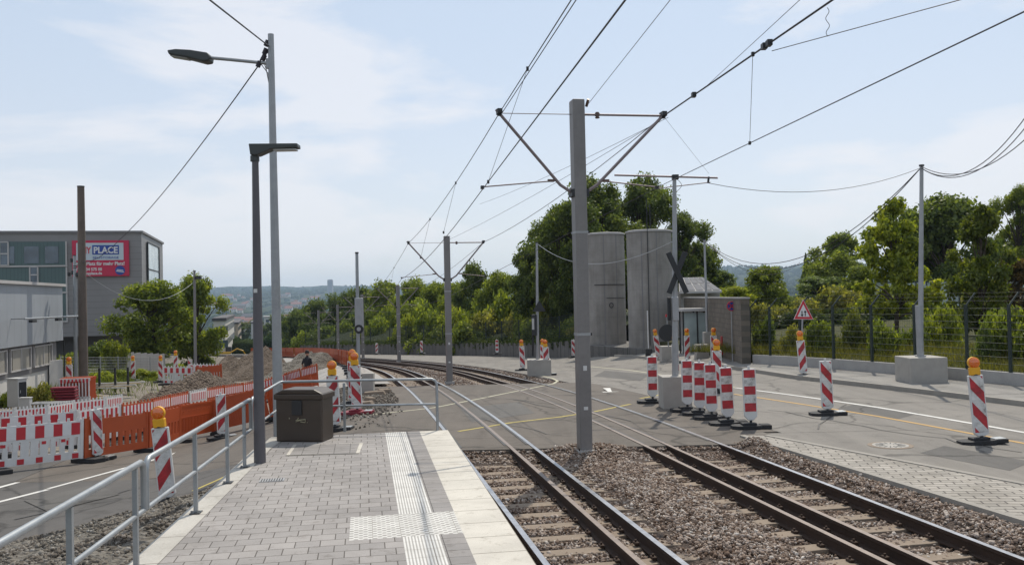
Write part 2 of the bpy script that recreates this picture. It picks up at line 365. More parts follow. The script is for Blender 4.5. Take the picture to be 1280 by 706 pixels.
def corrugated(name, c, per, axis=0, depth=.5, k=.78):
    m, nt, b = newmat(name); t = nt.nodes.new('ShaderNodeTexCoord'); s = nt.nodes.new('ShaderNodeSeparateXYZ'); nt.links.new(t.outputs['Object'], s.inputs[0])
    a = nt.nodes.new('ShaderNodeMath'); a.operation = 'MULTIPLY'; a.inputs[1].default_value = 1/per; nt.links.new(s.outputs[axis], a.inputs[0])
    f = nt.nodes.new('ShaderNodeMath'); f.operation = 'FRACT'; nt.links.new(a.outputs[0], f.inputs[0])
    v = coords(nt)
    c0 = ramp(nt, noise(nt, v, .3, 5), [(.3, sh(c, .88)), (.7, sh(c, 1.08))])
    col = mixc(nt, 1, c0, ramp(nt, f.outputs[0], [(0, (k, k, k)), (.06, (1, 1, 1)), (.94, (1, 1, 1)), (1, (k, k, k))]), 'MULTIPLY')
    nt.links.new(col, b.inputs['Base Color']); b.inputs['Roughness'].default_value = .5; b.inputs['Metallic'].default_value = .1
corrugated('corr_white', (.32, .345, .375), .5, 0, k=.85)
corrugated('panel_grey', (.225, .22, .22), .6, 2, k=.72)
corrugated('profiled_glass', (.085, .135, .135), .33, 0, k=.45)
def leafmat(name):
    m, nt, b = newmat(name)
    oi = nt.nodes.new('ShaderNodeObjectInfo'); ge = nt.nodes.new('ShaderNodeNewGeometry')
    v = coords(nt)
    rv = ramp(nt, ge.outputs['Random Per Island'], [(0, (.55, .6, .5)), (.5, (1, 1, 1)), (1, (1.5, 1.35, 1.1))])
    cl = ramp(nt, noise(nt, v, 2.6, 3), [(.35, (.62, .68, .62)), (.65, (1.3, 1.22, 1.1))])
    col = mixc(nt, 1, mixc(nt, 1, oi.outputs['Color'], rv, 'MULTIPLY'), cl, 'MULTIPLY')
    nt.nodes.remove(b)
    df = nt.nodes.new('ShaderNodeBsdfDiffuse'); tr = nt.nodes.new('ShaderNodeBsdfTranslucent'); ms = nt.nodes.new('ShaderNodeMixShader'); ms.inputs[0].default_value = .5
    gl = nt.nodes.new('ShaderNodeBsdfGlossy'); gl.inputs['Roughness'].default_value = .42; m2 = nt.nodes.new('ShaderNodeMixShader'); m2.inputs[0].default_value = .02
    tcol = mixc(nt, 1, col, (1.25, 1.3, .55), 'MULTIPLY')
    nt.links.new(col, df.inputs[0]); nt.links.new(tcol, tr.inputs[0]); nt.links.new(df.outputs[0], ms.inputs[1]); nt.links.new(tr.outputs[0], ms.inputs[2])
    nt.links.new(ms.outputs[0], m2.inputs[1]); nt.links.new(gl.outputs[0], m2.inputs[2])
    o = [n for n in nt.nodes if n.type == 'OUTPUT_MATERIAL'][0]; nt.links.new(m2.outputs[0], o.inputs[0])
leafmat('leaves')
def farleaf():
    m, nt, b = newmat('far_leaves'); v = coords(nt); ge = nt.nodes.new('ShaderNodeNewGeometry')
    c = ramp(nt, ge.outputs['Random Per Island'], [(0, (.014, .028, .012)), (.5, (.028, .046, .018)), (1, (.05, .066, .024))])
    c = mixc(nt, .6, c, ramp(nt, noise(nt, v, .35, 5, .7), [(.35, (.5, .5, .5)), (.65, (1.5, 1.5, 1.4))]), 'MULTIPLY')
    nt.links.new(c, b.inputs['Base Color']); b.inputs['Roughness'].default_value = 1; b.inputs['Specular IOR Level'].default_value = 0
    bump(nt, b, noise(nt, v, .5, 6, .7), 1, 2.0)
farleaf()
def stonemat(name, cols):
    m, nt, b = newmat(name); ge = nt.nodes.new('ShaderNodeNewGeometry')
    c = ramp(nt, ge.outputs['Random Per Island'], cols)
    v = coords(nt); c = mixc(nt, .5, c, ramp(nt, noise(nt, v, 60, 3), [(.3, (.65, .62, .6)), (.7, (1.15, 1.15, 1.15))]), 'MULTIPLY')
    c = mixc(nt, .7, c, ramp(nt, noise(nt, v, .9, 4), [(.35, (.62, .52, .46)), (.6, (1.08, 1.08, 1.08))]), 'MULTIPLY')
    nt.links.new(c, b.inputs['Base Color']); b.inputs['Roughness'].default_value = .85; b.inputs['Specular IOR Level'].default_value = .3
stonemat('stone_mat', [(0, (.11, .07, .045)), (.3, (.205, .15, .115)), (.6, (.30, .245, .205)), (.85, (.40, .35, .31)), (1, (.55, .51, .46))])
stonemat('rubble_mat', [(0, (.085, .075, .062)), (.4, (.14, .125, .105)), (.8, (.20, .185, .16)), (1, (.32, .31, .29))])

# ------------------------------------------------------------------ mesh building
class MB:
    def __init__(s): s.v = []; s.f = []; s.m = []; s.mats = []; s.smooth = []
    def mi(s, mat):
        if mat not in s.mats: s.mats.append(mat)
        return s.mats.index(mat)
    def add(s, vs, fs, mat, smooth=False):
        o = len(s.v); k = s.mi(mat); s.v += [tuple(v) for v in vs]
        for f in fs: s.f.append(tuple(i+o for i in f)); s.m.append(k); s.smooth.append(smooth)
        return s
    def box(s, c, d, mat, rz=0, rx=0, ry=0, taper=1):
        x, y, z = d[0]/2, d[1]/2, d[2]/2
        vs = [Vector((a*x*(taper if e > 0 else 1), b*y*(taper if e > 0 else 1), e*z)) for e in (-1, 1) for a, b in ((-1, -1), (1, -1), (1, 1), (-1, 1))]
        M = Matrix.Rotation(rz, 3, 'Z') @ Matrix.Rotation(ry, 3, 'Y') @ Matrix.Rotation(rx, 3, 'X'); c = Vector(c)
        return s.add([M@v+c for v in vs], [(3, 2, 1, 0), (4, 5, 6, 7), (0, 1, 5, 4), (1, 2, 6, 5), (2, 3, 7, 6), (3, 0, 4, 7)], mat)
    def cyl(s, a, b, r, mat, r2=None, n=12, smooth=True):
        a = Vector(a); b = Vector(b); r2 = r if r2 is None else r2; d = (b-a).normalized()
        t = Vector((0, 0, 1)) if abs(d.z) < .9 else Vector((1, 0, 0)); p = d.cross(t).normalized(); q = d.cross(p)
        vs = []
        for c, rr in ((a, r), (b, r2)):
            for i in range(n):
                an = 2*math.pi*i/n; vs.append(c+(p*math.cos(an)+q*math.sin(an))*rr)
        s.add(vs, [(i, (i+1) % n, n+(i+1) % n, n+i) for i in range(n)], mat, smooth)
        s.add(vs, [tuple(range(n-1, -1, -1)), tuple(range(n, 2*n))], mat); return s
    def tube(s, pts, r, mat, n=6):
        pts = [Vector(p) for p in pts]; vs = []; rs = r if isinstance(r, (list, tuple)) else [r]*len(pts)
        prev = None
        for i, p in enumerate(pts):
            d = (pts[min(i+1, len(pts)-1)]-pts[max(i-1, 0)]).normalized()
            t = Vector((0, 0, 1)) if abs(d.z) < .95 else Vector((1, 0, 0))
            a = d.cross(t).normalized()
            if prev is not None:
                a = (prev-d*prev.dot(d)).normalized()
            prev = a
            q = d.cross(a)
            for k in range(n):
                an = 2*math.pi*k/n; vs.append(p+(a*math.cos(an)+q*math.sin(an))*rs[i])
        fs = [(i*n+k, i*n+(k+1) % n, (i+1)*n+(k+1) % n, (i+1)*n+k) for i in range(len(pts)-1) for k in range(n)]
        s.add(vs, fs, mat, True); e = (len(pts)-1)*n
        s.add(vs, [tuple(range(n-1, -1, -1)), tuple(range(e, e+n))], mat); return s
    def lathe(s, prof, mat, c=(0, 0, 0), n=16, smooth=True):
        vs = [(c[0]+r*math.cos(2*math.pi*i/n), c[1]+r*math.sin(2*math.pi*i/n), c[2]+z) for r, z in prof for i in range(n)]
        fs = [(j*n+i, j*n+(i+1) % n, (j+1)*n+(i+1) % n, (j+1)*n+i) for j in range(len(prof)-1) for i in range(n)]
        s.add(vs, fs, mat, smooth); e = (len(prof)-1)*n
        s.add(vs, [tuple(range(n-1, -1, -1)), tuple(range(e, e+n))], mat); return s
    def prism(s, poly, y0, y1, mat, plane='xz'):
        n = len(poly)
        if plane == 'xz': vs = [(a, y0, b) for a, b in poly]+[(a, y1, b) for a, b in poly]
        elif plane == 'yz': vs = [(y0, a, b) for a, b in poly]+[(y1, a, b) for a, b in poly]
        else: vs = [(a, b, y0) for a, b in poly]+[(a, b, y1) for a, b in poly]
        return s.add(vs, [tuple(range(n)), tuple(range(2*n-1, n-1, -1))]+[((i+1) % n, i, n+i, n+(i+1) % n) for i in range(n)], mat)
    def sweep(s, path, sec, mats, closed=True):
        """path: list of (x,y,z); sec: list of (lateral, dz); mats: material per section edge"""
        n = len(sec); vs = []
        for i, p in enumerate(path):
            a = Vector(path[max(0, i-1)]); b = Vector(path[min(len(path)-1, i+1)]); d = (b-a); d.z = 0; d.normalize()
            nx = Vector((d.y, -d.x, 0))
            vs += [(p[0]+nx.x*o, p[1]+nx.y*o, p[2]+z) for o, z in sec]
        e = n if closed else n-1
        for k in range(e):
            mt = mats[k] if isinstance(mats, (list, tuple)) else mats
            o = len(s.v)
            fs = [(i*n+k, i*n+(k+1) % n, (i+1)*n+(k+1) % n, (i+1)*n+k) for i in range(len(path)-1)]
            mi = s.mi(mt)
            if k == 0: base = o; s.v += vs
            for f in fs: s.f.append(tuple(q+base for q in f)); s.m.append(mi); s.smooth.append(False)
        if closed:
            mt = mats[0] if isinstance(mats, (list, tuple)) else mats; mi = s.mi(mt)
            s.f.append(tuple(base+i for i in range(n))); s.m.append(mi); s.smooth.append(False)
            s.f.append(tuple(base+(len(path)-1)*n+i for i in range(n-1, -1, -1))); s.m.append(mi); s.smooth.append(False)
        return s
    def mesh(s, name):
        me = bpy.data.meshes.new(name); me.from_pydata(s.v, [], s.f)
        for mt in s.mats: me.materials.append(MAT[mt])
        me.polygons.foreach_set('material_index', s.m); me.polygons.foreach_set('use_smooth', s.smooth); me.update(); return me
    def build(s, name, parent=None, bevel=0, loc=None):
        o = bpy.data.objects.new(name, s.mesh(name)); C.objects.link(o)
        if parent is not None: o.parent = parent
        if loc is not None: o.location = loc
        if bevel:
            b = o.modifiers.new('bevel', 'BEVEL'); b.width = bevel; b.segments = 2; b.limit_method = 'ANGLE'; b.angle_limit = R(40)
        return o
def tag(o, label, cat, group=None, kind=None):
    if label: o['label'] = label
    if cat: o['category'] = cat
    if group: o['group'] = group
    if kind: o['kind'] = kind
    return o
def thing(name, label, cat, loc=(0, 0, 0), rz=0, group=None):
    o = bpy.data.objects.new(name, None); C.objects.link(o); o.location = loc; o.rotation_euler = (0, 0, rz); o.empty_display_size = .2
    return tag(o, label, cat, group)
def dup(root, loc, rz=0, label=None, group=None, scale=None, rot=None):
    r = root.copy(); C.objects.link(r); r.location = loc; r.rotation_euler = rot or (0, 0, rz)
    if scale: r.scale = scale
    if label: r['label'] = label
    if group: r['group'] = group
    for ch in list(root.children):
        c = ch.copy(); C.objects.link(c); c.parent = r
        for g in list(ch.children):
            d = g.copy(); C.objects.link(d); d.parent = c
    return r
ORD = ['first', 'second', 'third', 'fourth', 'fifth', 'sixth', 'seventh', 'eighth', 'ninth', 'tenth', 'eleventh', 'twelfth', 'thirteenth', 'fourteenth', 'fifteenth', 'sixteenth', 'seventeenth', 'eighteenth', 'nineteenth', 'twentieth', 'twenty-first', 'twenty-second', 'twenty-third', 'twenty-fourth', 'twenty-fifth', 'twenty-sixth', 'twenty-seventh', 'twenty-eighth', 'twenty-ninth', 'thirtieth']
def struct(name, mb, bevel=0): return tag(mb.build(name, None, bevel), None, None, None, 'structure')
def sheet(name, rows, mat, lift=0, fn=surf, cols=10, skirt=.35, kind='structure', bumpy=0):
    """rows: list of (y, xL, xR) -> draped sheet with a skirt; several pieces allowed"""
    mb = MB(); pieces = rows if isinstance(rows[0], list) else [rows]
    for rw in pieces:
        vs = []; n = cols+1
        for (y, a, b) in rw:
            for i in range(n):
                x = a+(b-a)*i/cols; z = fn(x, y)+lift
                if bumpy: z += bumpy*(math.sin(x*1.7+y*.9)+math.sin(x*.8-y*2.1)+math.sin(x*3.9+y*3.1)*.5)
                vs.append((x, y, z))
        fs = [(j*n+i, j*n+i+1, (j+1)*n+i+1, (j+1)*n+i) for j in range(len(rw)-1) for i in range(cols)]
        mb.add(vs, fs, mat)
        if skirt:
            m = len(rw); ring = [i for i in range(n)]+[j*n+cols for j in range(1, m)]+[(m-1)*n+i for i in range(cols-1, -1, -1)]+[j*n for j in range(m-2, 0, -1)]
            k = len(ring); v2 = [vs[i] for i in ring]; v2 = v2+[(x, y, z-skirt) for x, y, z in v2]
            mb.add(v2, [((i+1) % k, i, k+i, k+(i+1) % k) for i in range(k)], mat)
    return tag(mb.build(name), None, None, None, kind)
def frange(a, b, s):
    n = max(1, int(round((b-a)/s))); return [a+(b-a)*i/n for i in range(n+1)]
def poly(tab, y):
    if y <= tab[0][1]:
        (x0, y0), (x1, y1) = tab[0], tab[1]; return x0+(x1-x0)*(y-y0)/(y1-y0)
    for (x0, y0), (x1, y1) in zip(tab, tab[1:]):
        if y <= y1: return x0+(x1-x0)*(y-y0)/(y1-y0)
    (x0, y0), (x1, y1) = tab[-2], tab[-1]; return x0+(x1-x0)*(y-y0)/(y1-y0)
# ------------------------------------------------------------------ the setting
PZ = .4
def polar_ground():
    rs = [1.5]
    while rs[-1] < 7600: rs.append(rs[-1]*1.045+.25)
    az = []; a = -180.
    while a < 180: az.append(a); a += .5 if -42 < a < 42 else 4
    az = [R(a) for a in az]; n = len(az); vs = [(0, 0, terr(0, 0))]
    for r in rs:
        for a in az:
            x, y = r*math.sin(a), r*math.cos(a); vs.append((x, y, terr(x, y)))
    fs = [(0, 1+(i+1) % n, 1+i) for i in range(n)]
    for j in range(len(rs)-1):
        for i in range(n):
            a, b = 1+j*n+i, 1+j*n+(i+1) % n; fs.append((a, b, b+n, a+n))
    mb = MB(); mb.add(vs, fs, 'land_mat', True); return struct('ground', mb)
polar_ground()
XA = [(-17, 12), (-13.5, 20), (-11, 22), (-10.3, 24.5), (-10.4, 37), (-9.6, 46), (-11, 60)]
def near_edge(lat): return 17.25+.12*(lat-2)
def bedz(lat):
    b = -.185
    if 3.7 < lat < 5.5: b += .085*math.sin(math.pi*(lat-3.7)/1.8)
    if lat > 7.3: b += .13*sm((lat-7.3)/.5)
    return b
def bedfn(x, y): return surf(x, y)+bedz(x+.185*y+curve(y))+.13*(sm((y-16.2)/1.1) if y < 25 else 0)
_q0, _q1 = G(1280, 654), G(925, 546)
def pav_in_(y): return _q1.x+(_q0.x-_q1.x)/(_q0.y-_q1.y)*(y-_q1.y)+.05
sheet('track_ballast_bed', [[(y, xlat(1.0, y), min(xlat(8.9, y), pav_in_(y))) for y in frange(-6, 17.4, .6)], [(y, xlat(.9, y), xlat(8.3, y)) for y in frange(33.4, 130, 1.2)]], 'ballast_mat', 0, bedfn, 26)
# crossing, roads, path, pavement
sheet('level_crossing_road', [[(y, xlat(1.35, y), xlat(8.6, y)) for y in (17.25, 17.7)], [(y, xlat(-1.74, y), xlat(8.6, y)) for y in (17.71, 18.2, 18.68)], [(y, xlat(-7, y), xlat(8.9, y)) for y in frange(18.69, 33.7, .75)]], 'asphalt_cross', 0, surf, 20)
k0, k1 = G(1280, 508), G(994, 474)
KERB = [(k0.x+(k0.x-k1.x)*2, k0.y+(k0.y-k1.y)*2), (k0.x, k0.y), (k1.x, k1.y), (8.6, 37.5), (7.6, 44), (6.8, 53), (4.6, 65.5), (-3.2, 84.5), (-15, 103), (-34, 127), (-80, 175)]
p_out = [(G(1280, 605).x, G(1280, 605).y), (G(1000, 553).x, G(1000, 553).y), (G(940, 541).x, G(940, 541).y)]
slope = (p_out[0][0]-p_out[2][0])/(p_out[0][1]-p_out[2][1])
def pav_out(y): return p_out[2][0]+slope*(y-p_out[2][1])
q0, q1 = G(1280, 654), G(925, 546); sl2 = (q0.x-q1.x)/(q0.y-q1.y)
def pav_in(y): return q1.x+sl2*(y-q1.y)
sheet('main_road', [[(y, pav_out(y), poly(KERB, y)) for y in frange(-4, 18.5, 1.5)], [(y, xlat(8.92, y), poly(KERB, y)) for y in frange(18.52, 33.6, 1.2)], [(y, xlat(8.32, y), poly(KERB, y)) for y in frange(33.7, 160, 1.6)]], 'asphalt_road', 0, surf, 14)
sheet('left_road', [[(y, poly(XA, y)-.3, xlat(-1.75, y)) for y in frange(3, 18.68, 1.2)], [(y, poly(XA, y)-.3, xlat(-7.02, y)) for y in frange(18.69, 33.6, 1.2)]], 'asphalt_left', 0, surf, 12)
sheet('work_site_ground', [[(y, -60, poly(XA, y)-.32) for y in frange(8, 33.6, 1.3)], [(y, -70, xlat(.85, y)) for y in frange(33.7, 150, 1.3)]], 'dirt_mat', 0, lambda x, y: surf(x, y)-.015, 40, .35, 'structure', .02)
pp = [G(*a) for a in [(427, 484), (424, 473), (418, 464), (407, 457.5), (390, 453), (362, 450), (335, 448.5)]]
mb = MB(); pv = []
for i, p in enumerate(pp):
    d = (pp[min(i+1, len(pp)-1)]-pp[max(0, i-1)]); d.z = 0; d.normalize(); nx = Vector((d.y, -d.x, 0))
    for k in (-1.9, -.6, .7, 1.9):
        q = p+nx*k; pv.append((q.x, q.y, surf(q.x, q.y)+.03))
mb.add(pv, [(i*4+k, i*4+k+1, i*4+k+5, i*4+k+4) for i in range(len(pp)-1) for k in range(3)], 'path_grey'); struct('foot_path', mb)
# paved strip between track and road, with kerbs
mb = MB(); rows = frange(2, 18.1, .8); vs = []
for y in rows:
    a, b = pav_in(y)+.13, pav_out(y)-.12
    if b < a+.02: b = a+.02
    vs += [(a, y, .020), ((a+b)/2, y, .03), (b, y, .016)]
mb.add(vs, [(j*3+i, j*3+i+1, j*3+i+4, j*3+i+3) for j in range(len(rows)-1) for i in range(2)], 'cobbles'); struct('cobble_strip', mb)
mb = MB(); sec = [(-.06, .035), (.06, .035), (.06, -.4), (-.06, -.4)]
mb.sweep([(pav_in(y)+.06, y, 0) for y in rows], sec, 'kerb_stone'); mb.sweep([(pav_out(y)-.06, y, -.005) for y in rows], sec, 'kerb_stone'); struct('strip_kerb', mb)
# right kerb and pavement, retaining strip, verge
kp = [(poly(KERB, y), y, surf(poly(KERB, y), y)) for y in frange(0, 56, 1)]
mb = MB(); mb.sweep(kp, [(0, .13), (.15, .13), (.15, -.3), (0, -.3)], 'kerb_stone'); struct('road_kerb', mb)
FA, FB = Vector((19.5, 11.3)), Vector((9.95, 36.9))
def fx(y): return FA.x+(FB.x-FA.x)*(y-FA.y)/(FB.y-FA.y)
def wallx(y): return fx(y) if y < 36.9 else poly([(9.95, 36.9), (9.4, 47.5), (8.9, 58)], y)
sheet('pavement', [(y, poly(KERB, y)+.152, wallx(y)-.1) for y in frange(0, 52, 1.3)], 'pavement_mat', .11, surf, 6)
def vz(x, y): return surf(x, y)+.12*math.sin(x*.7+y*.5)+.035*min(25, max(0, x-fx(min(y, 37))))
sheet('grass_verge', [[(y, wallx(y)+.05, 90) for y in frange(2, 58, 1.5)], [(y, max(10.5, wallx(y)+.05)+(y-58)*.02, 140) for y in frange(58, 165, 3)]], 'grass_mat', .38, vz, 34, .6)
# long wall on the far side of the road and the bank above it
WL = [(5.2, 64.5), (4.6, 66), (-3.2, 85.2), (-15, 104.2), (-29, 122)]
def wallpts(step=4.):
    o = []
    for (a, b), (c, d) in zip(WL, WL[1:]):
        n = max(1, int(math.hypot(c-a, d-b)/step))
        for i in range(n): t = i/n; o.append((a+(c-a)*t, b+(d-b)*t))
    return o+[WL[-1]]
wp = wallpts()
t = thing('retaining_wall', 'long low grey retaining wall with hanging ivy on the far side of the road', 'wall', (0, 0, 0))
mb = MB(); mb.sweep([(x, y, surf(x, y)) for x, y in wp], [(0, 1.2), (0, -.8), (.35, -.8), (.35, 1.2)], 'retaining'); mb.build('wall', t)
mb = MB(); vs = []
for x, y in wp:
    for k, (o, z) in enumerate([(.3, 1.12), (3, 1.7), (8, 2.8), (20, 3.6), (60, 2.5)]): vs.append((x+o*.75, y+o*.65, surf(x, y)+z))
mb.add(vs, [(j*5+i, j*5+i+1, j*5+i+6, j*5+i+5) for j in range(len(wp)-1) for i in range(4)], 'bank_mat'); struct('hill_bank', mb)
def line(name, pts, wd, mat, lift=.005, dash=None):
    mb = MB(); v = []
    ps = []
    for a, b in zip(pts, pts[1:]):
        n = max(1, int((b-a).length/.8))
        for i in range(n): ps.append(a.lerp(b, i/n))
    ps.append(pts[-1])
    for i, p in enumerate(ps):
        d = ps[min(i+1, len(ps)-1)]-ps[max(i-1, 0)]; d.z = 0; d.normalize(); nx = Vector((d.y, -d.x, 0))*wd/2
        for q in (p-nx, p+nx): v.append((q.x, q.y, surf(q.x, q.y)+lift))
    mb.add(v, [(2*i, 2*i+1, 2*i+3, 2*i+2) for i in range(len(ps)-1)], mat); return struct(name, mb)
line('orange_lane_line', [G(917, 492.5), G(1096, 520), G(1280, 554), G(1500, 594)], .12, 'orange_line')
line('white_lane_line', [G(919, 484.7), G(1096, 509), G(1280, 540.6), G(1500, 580)], .14, 'white_line', .008)
line('pale_lane_line', [G(737, 458), G(790, 463), G(843, 471), G(919, 484)], .13, 'pale_line')
line('pale_lane_line', [G(690, 463), G(720, 461), G(737, 458.5)], .1, 'pale_line')
line('yellow_crossing_line', [G(573, 539), G(640, 528), G(700, 521)], .1, 'yellow_line')
line('yellow_crossing_line', [G(700, 521), G(745, 514), G(788, 505)], .1, 'yellow_line')
line('yellow_crossing_line', [G(466, 518), G(541, 509.7), G(601, 498), G(660, 486), G(692, 479.5), G(697, 476), G(690, 472.5), G(665, 467)], .11, 'pale_line')
line('faint_orange_line', [G(800, 498), G(822, 494), G(842, 490)], .1, 'yellow_line')
line('left_yellow_line', [P(110, 645, -.3), P(205, 620, -.35), P(300, 589, -.4)], .09, 'yellow_line')
line('left_white_line', [P(-20, 622, -.45), P(60, 601, -.5)], .12, 'white_line')
line('left_white_line', [P(-20, 604, -.5), P(22, 593, -.55)], .12, 'white_line')
line('left_white_line', [P(60, 600, -.5), P(175, 573, -.7), P(240, 557, -.9)], .1, 'white_line', .006)
def patch(px, mat='asphalt_patch', lift=.003):
    q = [G(*p) for p in px]; mb = MB(); n = 8; vs = []
    for i in range(n+1):
        for j in range(n+1):
            p = q[0].lerp(q[1], i/n).lerp(q[3].lerp(q[2], i/n), j/n); vs.append((p.x, p.y, surf(p.x, p.y)+lift))
    mb.add(vs, [(i*(n+1)+j, (i+1)*(n+1)+j, (i+1)*(n+1)+j+1, i*(n+1)+j+1) for i in range(n) for j in range(n)], mat); struct('road_patch', mb)
patch([(1150, 566), (1262, 588), (1290, 577), (1180, 557)]); patch([(1040, 512), (1120, 524), (1150, 516), (1068, 505)]); patch([(742, 470), (800, 476), (812, 468), (756, 463)])
patch([(590, 528), (668, 516), (648, 502), (575, 511)]); patch([(60, 640), (150, 618), (120, 606), (30, 626)], 'asphalt_patch', .012)
rs_ = random.Random(12)
for (x0, y0), (x1, y1), nn in (((960, 512), (1280, 566), 16), ((1060, 505), (1020, 535), 6), ((750, 480), (930, 500), 10), ((580, 520), (700, 545), 8), ((640, 500), (790, 525), 9), ((20, 650), (250, 590), 10), ((600, 495), (700, 505), 7)):
    line('tar_seam', [G(x0+(x1-x0)*i/nn+rs_.uniform(-3, 3), y0+(y1-y0)*i/nn+rs_.uniform(-1.5, 1.5)) for i in range(nn+1)], rs_.uniform(.02, .045), 'tar', .010)
# small white arrow painted on the road
c = G(762, 489); mb = MB(); mb.add([(c.x-.12, c.y+.9, c.z+.02), (c.x+.12, c.y+.9, c.z+.02), (c.x+.06, c.y-.1, c.z+.006), (c.x+.28, c.y-.1, c.z+.006), (c.x, c.y-.8, c.z+.006), (c.x-.28, c.y-.1, c.z+.006), (c.x-.06, c.y-.1, c.z+.006)], [(0, 1, 2, 3, 4, 5, 6)], 'white_line'); struct('painted_arrow', mb)

# ------------------------------------------------------------------ leaves and trees
def leafcloud(name, n, centers, radii, size, seed, flat=.0, up=.35):
    rng = np.random.default_rng(seed)
    centers = np.array(centers, float); radii = np.array(radii, float)
    wt = radii**2; wt /= wt.sum(); idx = rng.choice(len(centers), n, p=wt)
    d = rng.normal(size=(n, 3)); d /= np.linalg.norm(d, axis=1)[:, None]
    rr = rng.random(n)**.42*(.75+.55*rng.random(n))
    pos = centers[idx]+d*(radii[idx]*rr)[:, None]*np.array([1, 1, .8])
    nrm = d*.55+rng.normal(size=(n, 3))*.55+np.array([0, 0, up]); nrm /= np.linalg.norm(nrm, axis=1)[:, None]
    t = rng.normal(size=(n, 3)); a = np.cross(nrm, t); a /= np.linalg.norm(a, axis=1)[:, None]; b = np.cross(nrm, a)
    s = size*(.55+.9*rng.random(n))[:, None]
    v = np.empty((n, 4, 3)); v[:, 0] = pos-a*s*.5; v[:, 1] = pos+b*s*.32-nrm*s*.07; v[:, 2] = pos+a*s*.5; v[:, 3] = pos-b*s*.32-nrm*s*.07
    return rawmesh(name, v.reshape(-1, 3), np.arange(n*4).reshape(-1, 4), 'leaves')
def rawmesh(name, v, f, mat):
    me = bpy.data.meshes.new(name); k = f.shape[1]
    me.vertices.add(len(v)); me.vertices.foreach_set('co', np.ascontiguousarray(v, dtype=np.float32).ravel())
    me.loops.add(f.size); me.loops.foreach_set('vertex_index', np.ascontiguousarray(f, dtype=np.int32).ravel())
    me.polygons.add(len(f)); me.polygons.foreach_set('loop_start', np.arange(0, f.size, k, dtype=np.int32)); me.polygons.foreach_set('loop_total', np.full(len(f), k, dtype=np.int32))
    me.materials.append(MAT[mat]); me.update(calc_edges=True); me.validate(); return me
def crownproto(seed, kind, n, size):
    rng = random.Random(seed); cs = []; rs = []; limbs = []
    if kind == 'round':
        for i in range(75):
            th = rng.uniform(0, 6.28); z = rng.uniform(-.95, .95); e = math.sqrt(max(.05, 1-z*z))*rng.uniform(.15, .92)
            cs.append((math.cos(th)*e, math.sin(th)*e, z*.88)); rs.append(rng.choice([.08, .13, .2, .3])*rng.uniform(.8, 1.2))
    elif kind == 'open':      # big old tree
        for i in range(120):
            th = rng.uniform(0, 6.28); z = rng.uniform(-.9, .98); e = math.sqrt(max(.08, 1-z*z))*rng.uniform(.1, 1.0)
            cs.append((math.cos(th)*e, math.sin(th)*e, z*.9)); rs.append(rng.choice([.07, .1, .15, .22])*rng.uniform(.8, 1.2))
    elif kind == 'upright':   # young street tree, ragged, pointed
        for i in range(60):
            z = rng.uniform(-1, 1); e = min(.95, (1-z)*.75+.12); th = rng.uniform(0, 6.28); q = rng.uniform(.1, 1)*e
            cs.append((math.cos(th)*q, math.sin(th)*q, z)); rs.append(rng.uniform(.10, .24))
    elif kind == 'conifer':
        for i in range(60):
            z = -1+2*(i/60.); e = (1-z)*.5*.8; 
            for k in range(3):
                th = rng.uniform(0, 6.28); cs.append((math.cos(th)*e*.7, math.sin(th)*e*.7, z)); rs.append(.05+.17*(1-z)*.5)
    elif kind == 'bush':
        for i in range(22):
            th = rng.uniform(0, 6.28); q = rng.uniform(0, .8); z = rng.uniform(0, .75)*(1-q*q*.6)
            cs.append((math.cos(th)*q, math.sin(th)*q, z)); rs.append(rng.uniform(.15, .32))
    me = leafcloud('crown', n, cs, rs, size, seed)
    tk = MB()
    if kind in ('round', 'open', 'upright'):
        top = .55 if kind != 'upright' else .8
        tk.tube([(0, 0, -2.2), (.01, .02, -1.2), (-.02, .01, -.5), (.02, 0, top)], [.085, .065, .05, .012], 'bark', 7)
        for c in cs[::2]:
            z0 = max(-1.1, c[2]*.5-.6); tk.tube([(0, 0, z0), (c[0]*.5, c[1]*.5, (z0+c[2])*.5+.05), c], [.03, .018, .006], 'bark', 5)
        tm = tk.mesh('trunk')
    elif kind == 'conifer': tk.cyl((0, 0, -1.2), (0, 0, .8), .04, 'bark', .01, 7); tm = tk.mesh('trunk')
    else:
        for c in cs[::2]: tk.tube([(0, 0, -.1), (c[0]*.5, c[1]*.5, c[2]*.5), c], [.02, .012, .005], 'bark', 4)
        tm = tk.mesh('trunk')
    return me, tm
PROTO = {}
for k, kind, n, s in [('r1', 'round', 19000, .072), ('r2', 'round', 18000, .075), ('r3', 'round', 19000, .07), ('o1', 'open', 46000, .045), ('u1', 'upright', 12000, .085), ('u2', 'upright', 13000, .08), ('c1', 'conifer', 9000, .09), ('b1', 'bush', 6000, .10), ('b2', 'bush', 7000, .09)]:
    PROTO[k] = crownproto(abs(hash(k)) % 997 if False else sum(map(ord, k))*7, kind, n, s)
DARK = (.125, .165, .05); MID = (.19, .235, .045); BRI = (.25, .29, .045); YEL = (.31, .32, .055); OLV = (.25, .25, .07); BLU = (.15, .20, .09); TEAL = (.115, .155, .06)
